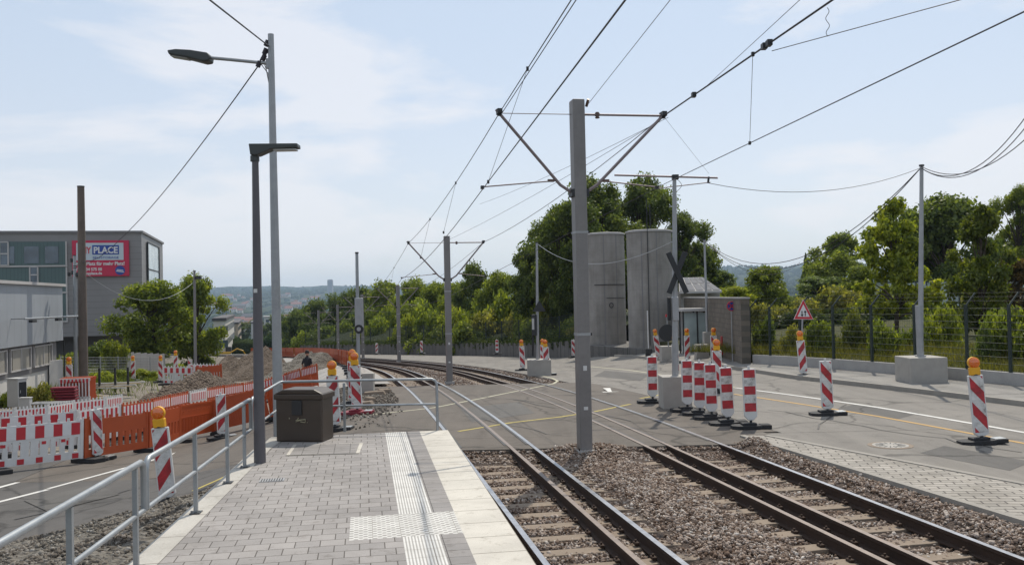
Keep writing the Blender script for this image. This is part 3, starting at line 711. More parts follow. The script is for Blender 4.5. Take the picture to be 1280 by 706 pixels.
def tree(px, top, hw, dep, bot, col, proto, name, label, cat='tree', group=None, ground=None):
    """px: middle of the crown in the photo, top/bot: its upper and lower rows, hw: half width, dep: distance"""
    hw = hw*1.12; T_ = D(px, top, dep); B_ = D(px, bot, dep); rz_ = (T_.z-B_.z)/2; rx = hw/F*dep; cz = (T_.z+B_.z)/2
    bush = proto[0] == 'b'
    gz = ground if ground is not None else terr(T_.x, T_.y) if math.hypot(T_.x, T_.y) > 120 else surf(T_.x, T_.y)
    o = thing(name, label, cat, (T_.x, T_.y, min(gz, B_.z)), 0, group)
    cm, tm = PROTO[proto]
    c = bpy.data.objects.new('crown' if not bush else 'foliage', cm); C.objects.link(c); c.parent = o; c.color = (*col, 1)
    ang = random.uniform(0, 6.28); c.rotation_euler = (0, 0, ang)
    t = bpy.data.objects.new('trunk' if not bush else 'stem', tm); C.objects.link(t); t.parent = o; t.rotation_euler = (0, 0, ang)
    base = min(gz, B_.z)
    if bush:
        hh = T_.z-base; c.scale = (rx, rx, hh/1.0); t.scale = (rx, rx, hh)
    else:
        c.location = (0, 0, cz-base); c.scale = (rx, rx, rz_)
        # trunk mesh spans -2.2..top in crown units; stretch so that it meets the ground
        k = max(rz_, (cz-base)/2.2); t.location = (0, 0, cz-base); t.scale = (rx*.8, rx*.8, k)
    return o
# ------------------------------------------------------------------ far land: woods, houses, tower
def project(p):
    d = Vector(p)-Vector((0, 0, CAMZ)); z = d.dot(cf)
    if z <= .01: return (1e9, 1e9)
    return 640+F*d.dot(cr)/z, 353-F*d.dot(cu)/z
rng = np.random.default_rng(3)
def blobs(name, pts, label):
    n = len(pts); base = np.array([(math.cos(a)*math.cos(e), math.sin(a)*math.cos(e), math.sin(e)) for e in (-.3, .5) for a in np.linspace(0, 6.283, 7)[:-1]]+[(0, 0, 1)])
    fs = [(i, (i+1) % 6, 6+(i+1) % 6) for i in range(6)]+[(i, 6+(i+1) % 6, 6+i) for i in range(6)]+[(6+i, 6+(i+1) % 6, 12) for i in range(6)]
    V = []; Fc = []
    for k, (x, y, z, s) in enumerate(pts):
        j = base*(1+rng.normal(size=(13, 1))*.16)*np.array([s, s, s*rng.uniform(.7, 1.1)]); V.append(j+np.array([x, y, z])); Fc.append(np.array(fs)+k*13)
    me = rawmesh(name, np.concatenate(V), np.concatenate(Fc), 'far_leaves'); o = bpy.data.objects.new(name, me); C.objects.link(o); o.color = (.028, .043, .02, 1)
    return tag(o, label, None, None, 'stuff')
pts = []
def project(p):
    d = Vector(p)-Vector((0, 0, CAMZ)); z = d.dot(cf)
    return (1e9, 1e9) if z <= .01 else (640+F*d.dot(cr)/z, 353-F*d.dot(cu)/z)
for i in range(34000):
    r = 230*(26)**(rng.random()**.75) ; a = R(rng.uniform(-27, 27)) if i % 3 else R(rng.uniform(-20, -8))
    x, y = r*math.sin(a), r*math.cos(a); z = terr(x, y)
    f = math.sin(x/97+y/211)+math.sin(x/41-y/133+1)+.7*math.sin(y/87+x/300)
    if f < -.35 and r < 4800: continue
    if a > R(-7) and r < 1700: continue
    pj = project((x, y, z))
    if 262 < pj[0] < 404 and (370 < pj[1] < 395) and math.sin(pj[0]*.35+pj[1]*1.3) > -.5: continue
    s = rng.uniform(2.2, 4.6)*(1+r/3200)
    if r < 700 and a < R(-9): 
        if rng.random() < .6: continue
        s *= .75
    pts.append((x, y, z+s*.35, s))
blobs('far_woods', pts, 'distant dark green woods covering the valley and the hills')
# houses on the far slope
def make_house(wall, roof):
    t = thing('distant_house', 'x', 'house')
    mb = MB(); mb.box((0, 0, 3), (11, 9, 6), wall); mb.prism([(-4.5, 6), (4.5, 6), (0, 9)], -5.5, 5.5, wall, 'yz'); mb.build('wall', t)
    mb = MB()
    for s in (-1, 1): mb.box((0, s*2.45, 7.45), (12, 5.9, .25), roof, 0, -s*R(33.7))
    mb.build('roof', t)
    for i in range(3):
        mb = MB(); mb.box((-3.4+3.4*i, -4.52, 3.6), (1.3, .08, 1.7), 'window_glass'); mb.build('window', t)
    return t
HP = [make_house('pale_house', 'roof_tile'), make_house('tan_house', 'roof_dark'), make_house('wall_white', 'roof_tile')]
used = [False]*3; hn = 0
bands = [((268, 308, 385, 394), 'upper village left of the dark lamp'), ((352, 400, 372, 383), 'far slope right of the galvanised pole'), ((275, 318, 372, 382), 'far slope left of the dark lamp'), ((352, 372, 386, 394), 'upper village right of the galvanised pole'), ((288, 320, 404, 428), 'by the street left of the dark lamp'), ((352, 368, 402, 424), 'by the street right of the galvanised pole')]
for bi, ((x0, x1, y0, y1), where) in enumerate(bands):
    n = [11, 9, 8, 5, 12, 5][bi]; hl = []
    for i in range(n):
        px = x0+(x1-x0)*(i+.5)/n+random.uniform(-1, 1); py = random.uniform(y0, y1)
        g = G(px, py, terr)
        if g.y > 6000 or g.y < 180: continue
        hl.append((px, g))
    for i, (px, g) in enumerate(hl):
        k = (bi+i+i//2) % 3; colr = ['pale house', 'tan house', 'white house'][k]
        sc_ = (1 if g.y < 900 else 1.45)*random.uniform(.8, 1.35)
        lb = 'tiny %s, %s from left, %s' % (colr, ORD[i], where)
        gp = 'distant houses in the valley and on the far slope'
        if not used[k]:
            o = HP[k]; used[k] = True; o['label'] = lb; o['group'] = gp; o.location = (g.x, g.y, g.z+(5 if g.y > 900 else -.3)); o.rotation_euler = (0, 0, random.uniform(-.6, .6)); o.scale = (sc_,)*3
        else: dup(HP[k], (g.x, g.y, g.z+(5 if g.y > 900 else -.3)), random.uniform(-.6, .6), lb, gp, (sc_*random.uniform(.8, 1.7), sc_, sc_))
# office tower on the horizon
g = D(413, 364, 4300); tp = D(413, 350, 4300)
t = thing('tower_block', 'pale blue-grey tower block standing alone on the horizon', 'tower', (g.x, g.y, g.z-12))
mb = MB(); hh = tp.z-g.z+12; mb.box((0, 0, hh/2), (24, 22, hh), 'sheet_grey'); mb.build('shaft', t)
mb = MB(); mb.box((0, 0, hh+1.5), (18, 16, 3), 'sheet_grey'); mb.build('roof_storey', t)
for i in range(10): mb = MB(); mb.box((0, -11.05, 8+i*(hh-10)/10), (22, .2, 2.4), 'window_glass'); mb.build('window', t)
# apartment blocks down the street
def block(px0, px1, ytop, dep, dlen, name, label, wall, roof, floors):
    a = D(px0, ytop, dep); b = D(px1, ytop, dep); wd = b.x-a.x; g = terr(a.x, dep)-2; h = a.z-g
    t = thing(name, label, 'building', ((a.x+b.x)/2, dep, g), R(15.5))
    mb = MB(); mb.box((0, dlen/2, h/2), (wd, dlen, h), wall); mb.build('wall', t)
    mb = MB(); mb.box((0, dlen/2, h+.3), (wd+.6, dlen+.6, .6), roof); mb.build('roof', t)
    for f in range(floors):
        z = h-1.9-f*3
        for i in range(int(dlen/5)): mb = MB(); mb.box((wd/2+.03, 2.5+i*5, z), (.06, 2.2, 1.5), 'window_glass'); mb.build('window', t)
        for i in range(max(1, int(wd/4))): mb = MB(); mb.box((-wd/2+2+i*4, -.03, z), (1.8, .06, 1.5), 'window_glass'); mb.build('window', t)
    return t
block(267, 281, 401, 190, 60, 'apartment_block', 'pale grey apartment block beyond the street trees, nearest on the left of the street', 'pale_house', 'roof_dark', 4)
block(284, 297, 405, 330, 50, 'apartment_block', 'tan apartment block further down the street, with a flat dark roof', 'tan_house', 'roof_dark', 3)
block(314, 326, 404, 420, 40, 'apartment_block', 'white long block at the foot of the hill behind the dark street lamp', 'wall_white', 'roof_dark', 3)
block(330, 341, 397, 520, 30, 'apartment_block', 'white long block at the foot of the hill between the two tall poles', 'wall_white', 'sheet_grey', 3)

# ------------------------------------------------------------------ buildings on the left
b0 = D(178, 380, 90); gz_ = -2.6
t = thing('storage_building', 'large grey panelled storage building with a glass facade and a crimson advertising sign', 'building', (b0.x, 90, gz_), R(15))
H1 = D(178, 291, 90).z-gz_; zb = D(178, 418, 90).z-gz_
mb = MB(); mb.box((-20, 9, (H1+zb)/2), (40, 18, H1-zb), 'panel_grey'); mb.build('wall', t)
mb = MB(); mb.box((-20, 9, H1+.1), (40.3, 18.3, .22), 'sheet_dark'); mb.box((-29, 6, H1+.6), (22, 10, .9), 'sheet_dark'); mb.build('roof', t)
mb = MB(); mb.box((-20, 11, zb/2), (36, 13, zb), 'sheet_dark'); mb.build('ground_floor', t)
for i, xx in enumerate((-1, -9, -17, -25)): mb = MB(); mb.cyl((xx, 1, 0), (xx, 1, zb), .25, 'concrete'); mb.build('column', t)
def zz(py, dep=88.5): return D(90, py, dep).z-gz_
for j, (ya, yb) in enumerate([(302, 331), (334, 364), (367, 400)]):
    f = MB(); za, zb_ = zz(ya), zz(yb)
    f.box((-16.2, -.04, (za+zb_)/2), (18.6, .1, za-zb_), 'profiled_glass'); gf = f.build('glass_band', t)
    f = MB()
    for xx in (-25.5, -6.9): f.box((xx, -.1, (za+zb_)/2), (.14, .16, za-zb_), 'facade_light')
    f.box((-16.2, -.1, zb_-.1), (18.8, .16, .16), 'facade_light'); f.build('frame', gf)
    for xx, wd in ([(-8.2, 1.2), (-10, 1.3), (-12.2, 1.4)] if j != 1 else [(-14.5, 2)]):
        f = MB(); f.box((xx, -.12, (za+zb_)/2-.15), (wd, .05, (za-zb_)*.72), 'window_glass'); f.build('dark_pane', gf)
def framed(xc, z0, z1, wd):
    f = MB(); zc = (z0+z1)/2
    f.box((xc-wd/2, -.16, zc), (.12, .16, z1-z0), 'facade_light'); f.box((xc+wd/2, -.16, zc), (.12, .16, z1-z0), 'facade_light')
    for z in (z0, zc, z1): f.box((xc, -.17, z), (wd, .14, .12), 'facade_light')
    w_ = f.build('window', t); g_ = MB(); g_.box((xc, -.13, zc), (wd-.1, .04, z1-z0-.1), 'window_glass'); g_.build('pane', w_)
framed(-12.4, zz(331), zz(302.5), .75); framed(-9.8, zz(353), zz(333), .7)
f = MB(); z0, z1 = zz(372, 96), zz(307, 96); f.box((.08, 8.3, (z0+z1)/2), (.1, 9.6, z1-z0), 'glass_pale'); sw = f.build('side_window', t)
f = MB()
for yy in (3.5, 13.1): f.box((.14, yy, (z0+z1)/2), (.14, .18, z1-z0), 'black_metal')
for z in (z0, (z0+z1)/2, z1): f.box((.14, 8.3, z), (.12, 9.6, .12), 'black_metal')
f.build('frame', sw)
# sign
s0, s1 = zz(346), zz(301)
sg = thing('advertising_sign', 'crimson advertising sign with a blue and pale panel, mounted high on the grey storage building', 'sign', (0, 0, 0), R(15))
def L2W(o, p): return o.matrix_basis @ Vector(p)
SX0, SX1 = -6.35, -1.15; base = Matrix.Translation((b0.x, 90, gz_)) @ Matrix.Rotation(R(15), 4, 'Z')
sg.location = base @ Vector(((SX0+SX1)/2, -.05, (s0+s1)/2)); sw_, sh_ = SX1-SX0, s1-s0
f = MB(); f.box((0, -.12, 0), (sw_, .24, sh_), 'sign_crimson'); f.build('panel', sg, .03)
def text(s, size, x, z, mat, parent, y=-.27, sx=1, bold=.012, align='LEFT'):
    cu_ = bpy.data.curves.new('lettering', 'FONT'); cu_.body = s; cu_.size = size; cu_.extrude = .008; cu_.offset = bold*size; cu_.align_x = align; cu_.resolution_u = 3
    tmp = bpy.data.objects.new('lettering', cu_); C.objects.link(tmp); bpy.context.view_layer.update()
    me = bpy.data.meshes.new_from_object(tmp.evaluated_get(bpy.context.evaluated_depsgraph_get())); bpy.data.objects.remove(tmp)
    me.materials.clear(); me.materials.append(MAT[mat]); me.name = 'lettering'
    o = bpy.data.objects.new('lettering', me); C.objects.link(o); o.parent = parent; o.location = (x, y, z); o.rotation_euler = (R(90), 0, 0); o.scale = ((sx/max(1e-3, max(v.co.x for v in me.vertices)) if sx > 0 else 1), 1, 1); return o
f = MB(); f.box((-.01*sw_, -.255, sh_*.19), (sw_*.83, .03, sh_*.48), 'sign_paleblue'); f.build('pale_panel', sg)
f = MB(); f.box((sw_*.09, -.28, sh_*.235), (sw_*.47, .03, sh_*.26), 'sign_blue'); f.build('blue_field', sg)
text('MY', .90, -sw_*.335, sh_*.14, 'sign_red', sg, -.285, sw_*.17, .03); text('PLACE', .88, -sw_*.125, sh_*.145, 'sign_white', sg, -.305, sw_*.43, .03)
text('SELFSTORAGE', .30, -sw_*.14, -sh_*.01, 'sign_blue', sg, -.285, sw_*.46)
text('Mein Platz für mehr Platz!', .46, -sw_*.44, -sh_*.19, 'sign_white', sg, -.26, sw_*.86, .03)
text('Tel. 0 34 575 00', .40, -sw_*.44, -sh_*.34, 'sign_white', sg, -.26, sw_*.46, .03); text('www.myplace.de', .38, -sw_*.44, -sh_*.45, 'sign_white', sg, -.26, sw_*.46, .03)
f = MB(); f.cyl((sw_*.34, -.24, -sh_*.34), (sw_*.34, -.28, -sh_*.34), .46, 'sign_blue', n=24); f.box((sw_*.34, -.29, -sh_*.37), (.72, .02, .09), 'sign_white', 0, 0, R(8)); f.box((sw_*.34, -.29, -sh_*.33), (.6, .02, .07), 'sign_white', 0, 0, R(8)); f.build('round_badge', sg)
# white warehouse
c0 = D(78, 358, 48); rz = R(10.7)
t = thing('warehouse', 'white corrugated warehouse with a ribbon window low in its wall, at the left edge', 'building', (c0.x, 48, -2), rz)
zt_ = c0.z+2; zb_ = D(78, 425, 48).z+2
f = MB(); f.box((-10, -17, (zt_+zb_)/2), (20, 34, zt_-zb_), 'corr_white')
t2 = f.build('cladding', t)
cm_ = corrugated('corr_side', (.32, .345, .375), .9, 1, k=.86); t2.data.materials[0] = MAT['corr_side']
f = MB(); f.box((-10, -17, zt_+.06), (20.3, 34.3, .14), 'facade_light'); f.build('roof_edge', t)
f = MB(); f.box((-10.1, -17, zb_/2), (19.6, 33.6, zb_-.01), 'wall_white'); f.build('plinth', t)
f = MB(); f.box((-.32, -17, zb_-.72), (.12, 33.4, 1.42), 'sheet_dark'); f.build('window_band', t)
for i in range(6):
    f = MB(); f.box((-.24, -2.6-i*3.2, zb_-.65), (.1, 2.2, 1.0), 'window_blind'); wq = f.build('window', t)
    f = MB()
    for q in (-1.35, 0, 1.35): f.box((-.2, -2.6-i*3.2+q, zb_-.65), (.08, .07, 1.05), 'facade_light')
    for q in (-.5, .5): f.box((-.2, -2.6-i*3.2, zb_-.65+q), (.07, 2.75, .07), 'facade_light')
    f.build('frame', wq)
f = MB(); zl_ = D(60, 396, 46).z+2
f.tube([(.1, .3, zl_+.02), (1.0, .1, zl_), (1.0, -9, zl_)], .05, 'galv_light')
for q in (-.4, -3.9, -7.6): f.tube([(0, q, zl_), (1.0, q, zl_)], .03, 'galv_light'); f.box((1.0, q-.3, zl_-.12), (.16, .6, .12), 'black_metal')
f.build('lamp_rail', t)
# white garden wall in front of the warehouse
a, b = G(-40, 500), G(77, 486); d = b-a; ang = math.atan2(d.y, d.x)
t = thing('boundary_wall', 'white boundary wall with thin dark posts in front of the warehouse', 'wall', (a.x, a.y, a.z-.6), ang)
f = MB(); f.box((d.length/2, 0, .95), (d.length, .2, 2.1), 'garden_wall'); f.build('wall', t)
for i in range(6): f = MB(); f.cyl((i*d.length/5.2+.3, -.14, .4), (i*d.length/5.2+.3, -.14, 3.0), .035, 'black_metal'); f.build('post', t)
# ------------------------------------------------------------------ platform
E1 = P(560, 537, PZ); _E = P(671, 706, PZ); AZ = math.atan2(-(E1.x-_E.x), E1.y-_E.y)
pl = thing('station_platform', 'raised tram platform of grey pavers with a pale edge and white tactile strips', 'platform', E1, AZ)
Minv = (Matrix.Translation(E1) @ Matrix.Rotation(AZ, 4, 'Z')).inverted()
def loc(p): return Minv @ Vector(p)
lp = [loc(P(a, b, PZ)) for a, b in [(340, 546.5), (318, 562), (240, 633), (162, 706)]]
dl = lp[3]-lp[1]; k = (-20-lp[3].y)/dl.y; lp.append(lp[3]+dl*k)
yc = lp[0].y
def leftx(y):
    for a, b in zip(lp, lp[1:]):
        if b.y <= y <= a.y: return a.x+(b.x-a.x)*(y-a.y)/(b.y-a.y)
    return lp[0].x if y > lp[0].y else lp[-1].x
YF = lambda x: yc*(x/lp[0].x)     # far edge runs from the corner to the bin
def flat(name, mat, xa, xb, ya, yb, z=0, thick=0, parent=pl, n=12):
    """quad strip between x functions"""
    mb = MB(); vs = []
    for i in range(n+1):
        y = ya+(yb-ya)*i/n; a = xa(y) if callable(xa) else xa; b = xb(y) if callable(xb) else xb
        vs += [(a, y, z), (b, y, z)]
    mb.add(vs, [(2*i, 2*i+1, 2*i+3, 2*i+2) for i in range(n)], mat); return mb.build(name, parent)
mb = MB(); bx_ = [(-.02, -20), (-.02, -.01), (lp[0].x, yc-.01)]+[(q.x, q.y) for q in lp[1:]]
mb.prism(bx_, -1.1, -.03, 'concrete', 'xy'); mb.build('base', pl)
o_ = flat('edge_slabs', 'edge_slab', -.545, 0, -20, 0, 0); 
mb = MB(); mb.box((0-.03, -10, -.06), (.06, 20, .116), 'kerb_joint'); mb.build('edge_face', pl)
pt, pb = loc(P(520, 641, PZ)).y, loc(P(520, 669.5, PZ)).y
def slabz(name, mat, xa, xb, ya, yb): return flat(name, mat, xa, xb, ya, yb, 0)
slabz('dark_pavers', 'pavers_dark', -.80, -.545, pt, YF(-.8)); slabz('dark_pavers', 'pavers_dark', -.80, -.545, -20, pb)
slabz('ribbed_strip', 'tactile_ribs', -1.19, -.80, pt, YF(-1.19)); slabz('ribbed_strip', 'tactile_ribs', -1.19, -.80, -20, pb)
slabz('studded_panel', 'tactile_dots', -1.745, -.545, pb, pt)
cw = .27
slabz('paving', 'pavers', lambda y: leftx(y)+cw, -1.19, pt, -.02+yc*.75); slabz('paving', 'pavers', lambda y: leftx(y)+cw, -1.19, -20, pb)
slabz('paving', 'pavers', lambda y: leftx(y)+cw, -1.745, pb, pt)
mb = MB(); a = (-1.19, YF(-1.19)); mb.add([(leftx(yc*.75)+cw, yc*.75-.02, 0), (-1.19, yc*.75-.02, 0), (-1.19, YF(-1.19), 0), (lp[0].x, yc, 0)], [(0, 1, 2, 3)], 'pavers'); mb.build('paving', pl)
mb = MB(); vs = []
lq = [lp[0]]+[Vector((leftx(y), y, 0)) for y in frange(lp[1].y, -20, 1.0)]
for q in lq: vs += [(q.x-.02, q.y, .006), (q.x+cw, q.y, .006), (q.x-.02, q.y, -.4)]
mb.add(vs, [(3*i, 3*i+1, 3*i+4, 3*i+3) for i in range(len(lq)-1)]+[(3*i+2, 3*i, 3*i+3, 3*i+5) for i in range(len(lq)-1)], 'kerb_joint'); mb.build('kerb', pl)
hc = [loc(P(a, b, PZ)) for a, b in [(357, 569.5), (449, 567), (454, 553.5), (367, 555.5)]]
mb = MB(); mb.add([(q.x, q.y, .004) for q in hc], [(0, 1, 2, 3)], 'edge_slab')
ce = sum(hc, Vector())/4; mb.add([(ce.x+(q.x-ce.x)*(.90), ce.y+(q.y-ce.y)*.92, .008) for q in hc], [(0, 1, 2, 3)], 'pavers_dark'); mb.build('hatch_cover', pl)
mb = MB(); mb.add([(q.x+(b.x-q.x)*0, q.y, .012) for q, b in zip([hc[0], hc[1]], [hc[1], hc[0]])]+[(hc[1].x, hc[1].y+.03, .012), (hc[0].x, hc[0].y+.03, .012)], [(0, 1, 2, 3)], 'black'); mb.build('hatch_gap', pl)
g = loc(P(340, 600, PZ)); mb = MB(); mb.box((g.x, g.y, .003), (.34, .2, .012), 'galvanised')
for i in range(9): mb.box((g.x-.14+i*.035, g.y, .011), (.012, .17, .004), 'black')
mb.build('drain_grate', pl)

# ------------------------------------------------------------------ railing
RB = [P(169.5, 712, PZ), P(352, 541, PZ)]; rd = (RB[1]-RB[0]); rlen = rd.length; rd.normalize()
def rp(t, z): p = RB[0]+rd*t; return Vector((p.x, p.y, PZ+z))
def tpx(px):   # parameter along the railing line seen at image column px, at the ground
    best = min(frange(-8, rlen+2, .02), key=lambda t: abs((project(rp(t, 0)) or (1e9, 0))[0]-px)); return best
def tpxz(px, z): return min(frange(-6, rlen+2, .02), key=lambda t: abs((project(rp(t, z)) or (1e9, 0))[0]-px))
RH, RL = .98, .50
rg = 'tubular handrail sections along the platform'
def section(t0, t1, label, postts):
    o = thing('handrail_section', label, 'railing', rp((t0+t1)/2, 0), 0, rg); c0 = Vector(o.location)
    q = lambda t, z: rp(t, z)-c0
    r = .10
    pts = [q(t0, RL), q(t0, RH-r), q(t0+.03, RH-.03), q(t0+r, RH)]+[q(t0+(t1-t0)*i/6, RH) for i in range(1, 6)]+[q(t1-r, RH), q(t1-.03, RH-.03), q(t1, RH-r), q(t1, RL)]
    mb = MB(); mb.tube(pts, .031, 'galv_light', 12); mb.build('top_rail', o)
    mb = MB(); mb.tube([q(t0, RL), q(t1, RL)], .024, 'galv_light', 12); mb.build('lower_rail', o)
    for t in postts:
        mb = MB(); a = q(t, 0); mb.box((a.x, a.y, (RH-.03)/2), (.045, .045, RH-.03), 'galv_light', math.atan2(rd.y, rd.x)); mb.box((a.x, a.y, .012), (.16, .12, .012), 'black_metal', math.atan2(rd.y, rd.x))
        for s in (-1, 1): mb.cyl((a.x+.055*s, a.y, .015), (a.x+.055*s, a.y, .035), .011, 'galvanised', n=6)
        mb.build('post', o)
    return o
tA, tB, tC = tpxz(181, .75), tpxz(314, .75), rlen
section(-3.2, tA-.035, 'galvanised handrail section nearest the camera, running out of the bottom left corner', [tpx(88)-.3 if False else tpxz(88, .5), tpx(170)])
section(tA+.035, tB-.03, 'galvanised handrail section between the near one and the dark street lamp', [tpx(245), tpx(285), tpx(306)])
# corner section
o = thing('handrail_section', 'galvanised handrail section turning the corner across the platform end by the brown bin', 'railing', rp(rlen, 0), 0, rg); c0 = Vector(o.location)
RE = P(547, 537.5, PZ); ed = (RE-RB[1]); ed.z = 0; el = ed.length; ed.normalize(); kx = RB[1]
def e(t, z): p = kx+ed*t; return Vector((p.x, p.y, PZ+z))-c0
q = lambda t, z: rp(t, z)-c0
ts = tB+.04
mb = MB(); mb.tube([q(ts, RL), q(ts, RH-.1), q(ts+.03, RH-.03), q(ts+.1, RH), q(rlen-.05, RH), e(.03, RH), e(.12, RH), e(el*.5, RH), e(el-.1, RH), e(el-.03, RH-.03), e(el, RH-.1), e(el, 0)], .026, 'galv_light', 12); mb.build('top_rail', o)
mb = MB(); mb.tube([q(ts, RL), q(rlen-.03, RL), e(.03, RL), e(el, RL)], .022, 'galv_light', 12); mb.build('lower_rail', o)
for tt in (rlen,): mb = MB(); a = q(tt, 0); mb.box((a.x, a.y, RH/2-.02), (.045, .045, RH-.05), 'galv_light'); mb.build('post', o)
te = min(frange(0, el, .02), key=lambda t: abs(project(e(t, .4)+c0)[0]-430))
mb = MB(); a = e(te, 0); mb.box((a.x, a.y, RH/2-.02), (.045, .045, RH-.05), 'galv_light'); mb.build('post', o)

# ------------------------------------------------------------------ grit bin
bl, br_ = P(343, 552, PZ), P(405.5, 552.5, PZ); wd = (br_-bl).length; ang = math.atan2(br_.y-bl.y, br_.x-bl.x)
bh = .93; wd *= .93
t = thing('grit_bin', 'dark brown plastic grit bin with a shallow ridged lid and a scrawl on its front', 'bin', (bl+br_)/2, ang)
mb = MB(); mb.box((0, .27, bh*.42), (wd, .54, bh*.84), 'bin_plastic'); mb.build('body', t, .03)
mb = MB(); mb.box((0, .27, bh*.87), (wd+.05, .61, .10), 'bin_plastic')
mb.prism([(-wd/2-.02, bh*.87+.05), (wd/2+.02, bh*.87+.05), (wd/2-.14, bh*.87+.13), (-wd/2+.14, bh*.87+.13)], -.02, .56, 'bin_plastic'); mb.build('lid', t, .018)
mb = MB(); mb.box((-.03, -.012, bh*.66), (.19, .03, .26), 'black'); mb.build('latch', t, .008)
mb = MB(); rnd = random.Random(5)
for x0, w0 in ((-.20, .03), (-.06, .2), (.14, .03)):
    pts = [(x0+rnd.uniform(0, w0), -.008, bh*.42+rnd.uniform(-.05, .05)) for _ in range(7 if w0 > .1 else 3)]
    mb.tube(pts, .010, 'graffiti', 4)
mb.build('graffiti', t)

# ------------------------------------------------------------------ rails and sleepers
def track(center, rails, label, name='tram_track'):
    t = thing(name, label, 'track', (0, 0, 0))
    path = [(xlat(center, y), y) for y in frange(-6, 42, 2)]+[(xlat(center, y), y) for y in frange(44, 135, 2)]
    P3 = [(x, y, surf(x, y)+.012) for x, y in path]
    sec = [(-.036, 0), (.036, 0), (.036, -.04), (.01, -.055), (.01, -.14), (.07, -.152), (.07, -.168), (-.07, -.168), (-.07, -.152), (-.01, -.14), (-.01, -.055), (-.036, -.04)]
    for off, top in rails:
        mb = MB(); mats = [top]+['rust']*11; mb.sweep(P3, [(o+off, z) for o, z in sec], mats); mb.build('rail', t)
    cr_ = [p for p in P3 if 17 < p[1] < 34.1]
    cr_ = [(xlat(center, y), y, surf(xlat(center, y), y)) for y in frange(17.6, 33.4, 1)]
    for off, _ in rails:
        sgn = -1 if off > 0 else 1
        if abs(off) < .5: sgn = 1 if center > 5 else -1
        mb = MB(); mb.sweep(cr_, [(off+sgn*.037, .009), (off+sgn*.085, .009)] if sgn > 0 else [(off-.085, .009), (off-.037, .009)], 'black', False); mb.build('flangeway', t)
    first = None
    ys = [y for y in frange(1, 17.0, .62)]+[y for y in frange(34.3, 62, .64)]
    for y in ys:
        x = xlat(center, y); z = surf(x, y)-.165
        h = math.atan2(.185+(.0064*max(0, y-42)), 1)
        if first is None:
            mb = MB()
            mb.prism([(-1.3, -.12), (1.3, -.12), (1.3, .02), (.85, .035), (.55, .008), (-.55, .008), (-.85, .035), (-1.3, .02)], -.12, .12, 'sleeper_conc')
            for off, _ in rails:
                for s in (-1, 1): mb.box((off+s*.10, 0, .05), (.06, .10, .035), 'rust', 0); mb.cyl((off+s*.105, 0, .05), (off+s*.105, 0, .095), .016, 'rust', n=6)
            first = mb.build('sleeper', t, .012); o = first
        else: o = first.copy(); C.objects.link(o); o.parent = t
        o.location = (x, y, z); o.rotation_euler = (0, 0, h+random.uniform(-.008, .008))
    return t
track(2.84, [(-.7175, 'rail_shine'), (.2825, 'rust_top'), (.7175, 'rail_shine')], 'three-rail tram track right beside the platform edge, its middle rail brown')
track(6.41, [(-.7175, 'rust_top'), (-.2825, 'rust_top'), (.7175, 'rail_shine')], 'three-rail tram track further from the platform, beside the paved strip')
# crossing edge beams at the near end
for nm, (l0, l1) in (('near', (2.2, 3.05)), ('mid', (4.6, 7.0))): pass
def stones(name, n, sampler, smin, smax, mat, label, seed=1):
    rg_ = np.random.default_rng(seed); ph = (1+5**.5)/2
    ico = np.array([(-1, ph, 0), (1, ph, 0), (-1, -ph, 0), (1, -ph, 0), (0, -1, ph), (0, 1, ph), (0, -1, -ph), (0, 1, -ph), (ph, 0, -1), (ph, 0, 1), (-ph, 0, -1), (-ph, 0, 1)])/1.9
    fc = np.array([(0, 11, 5), (0, 5, 1), (0, 1, 7), (0, 7, 10), (0, 10, 11), (1, 5, 9), (5, 11, 4), (11, 10, 2), (10, 7, 6), (7, 1, 8), (3, 9, 4), (3, 4, 2), (3, 2, 6), (3, 6, 8), (3, 8, 9), (4, 9, 5), (2, 4, 11), (6, 2, 10), (8, 6, 7), (9, 8, 1)])
    pos = []
    while len(pos) < n:
        p = sampler(rg_)
        if p is not None: pos.append(p)
    pos = np.array(pos); n = len(pos)
    s = (smin+(smax-smin)*rg_.random(n)**1.6)[:, None, None]*.5
    an = rg_.uniform(.4, 1.2, size=(n, 1, 3)); jit = 1+rg_.normal(size=(n, 12, 1))*.24
    v = ico[None]*jit*an
    q = rg_.normal(size=(n, 4)); q /= np.linalg.norm(q, axis=1)[:, None]; w_, x, y, z = q.T
    Rm = np.stack([1-2*(y*y+z*z), 2*(x*y-z*w_), 2*(x*z+y*w_), 2*(x*y+z*w_), 1-2*(x*x+z*z), 2*(y*z-x*w_), 2*(x*z-y*w_), 2*(y*z+x*w_), 1-2*(x*x+y*y)], 1).reshape(n, 3, 3)
    v = np.einsum('nij,nkj->nki', Rm, v)*s+pos[:, None, :]
    f = (fc[None]+np.arange(n)[:, None, None]*12).reshape(-1, 3)
    me = rawmesh(name, v.reshape(-1, 3), f, mat); o = bpy.data.objects.new(name, me); C.objects.link(o)
    return tag(o, label, None, None, 'stuff')
def s_ballast(g):
    lat = g.uniform(1.35, 8.75); y = 4.8+12.6*g.random()**.8
    x = xlat(lat, y)
    if x > pav_in(y)-.02: return None
    pr = project((x, y, -.1))
    if pr is None or not(-30 < pr[0] < 1310 and pr[1] < 740): return None
    ct = min(abs(lat-2.84), abs(lat-6.41))
    for c in (2.84-.72, 2.84+.287, 2.84+.73, 6.41-.73, 6.41-.287, 6.41+.73):
        if abs(lat-c) < .085: return None
    z = bedz(lat)+g.uniform(-.01, .022)
    ph = ((y-1+lat*.02)/.62) % 1; on = min(ph, 1-ph) < .17
    if on and ct < 1.25 and g.random() < .93: return None
    z += .13*sm((y-16.2)/1.1)+(.0 if ct < 1.3 else .012)
    return (x, y, z)
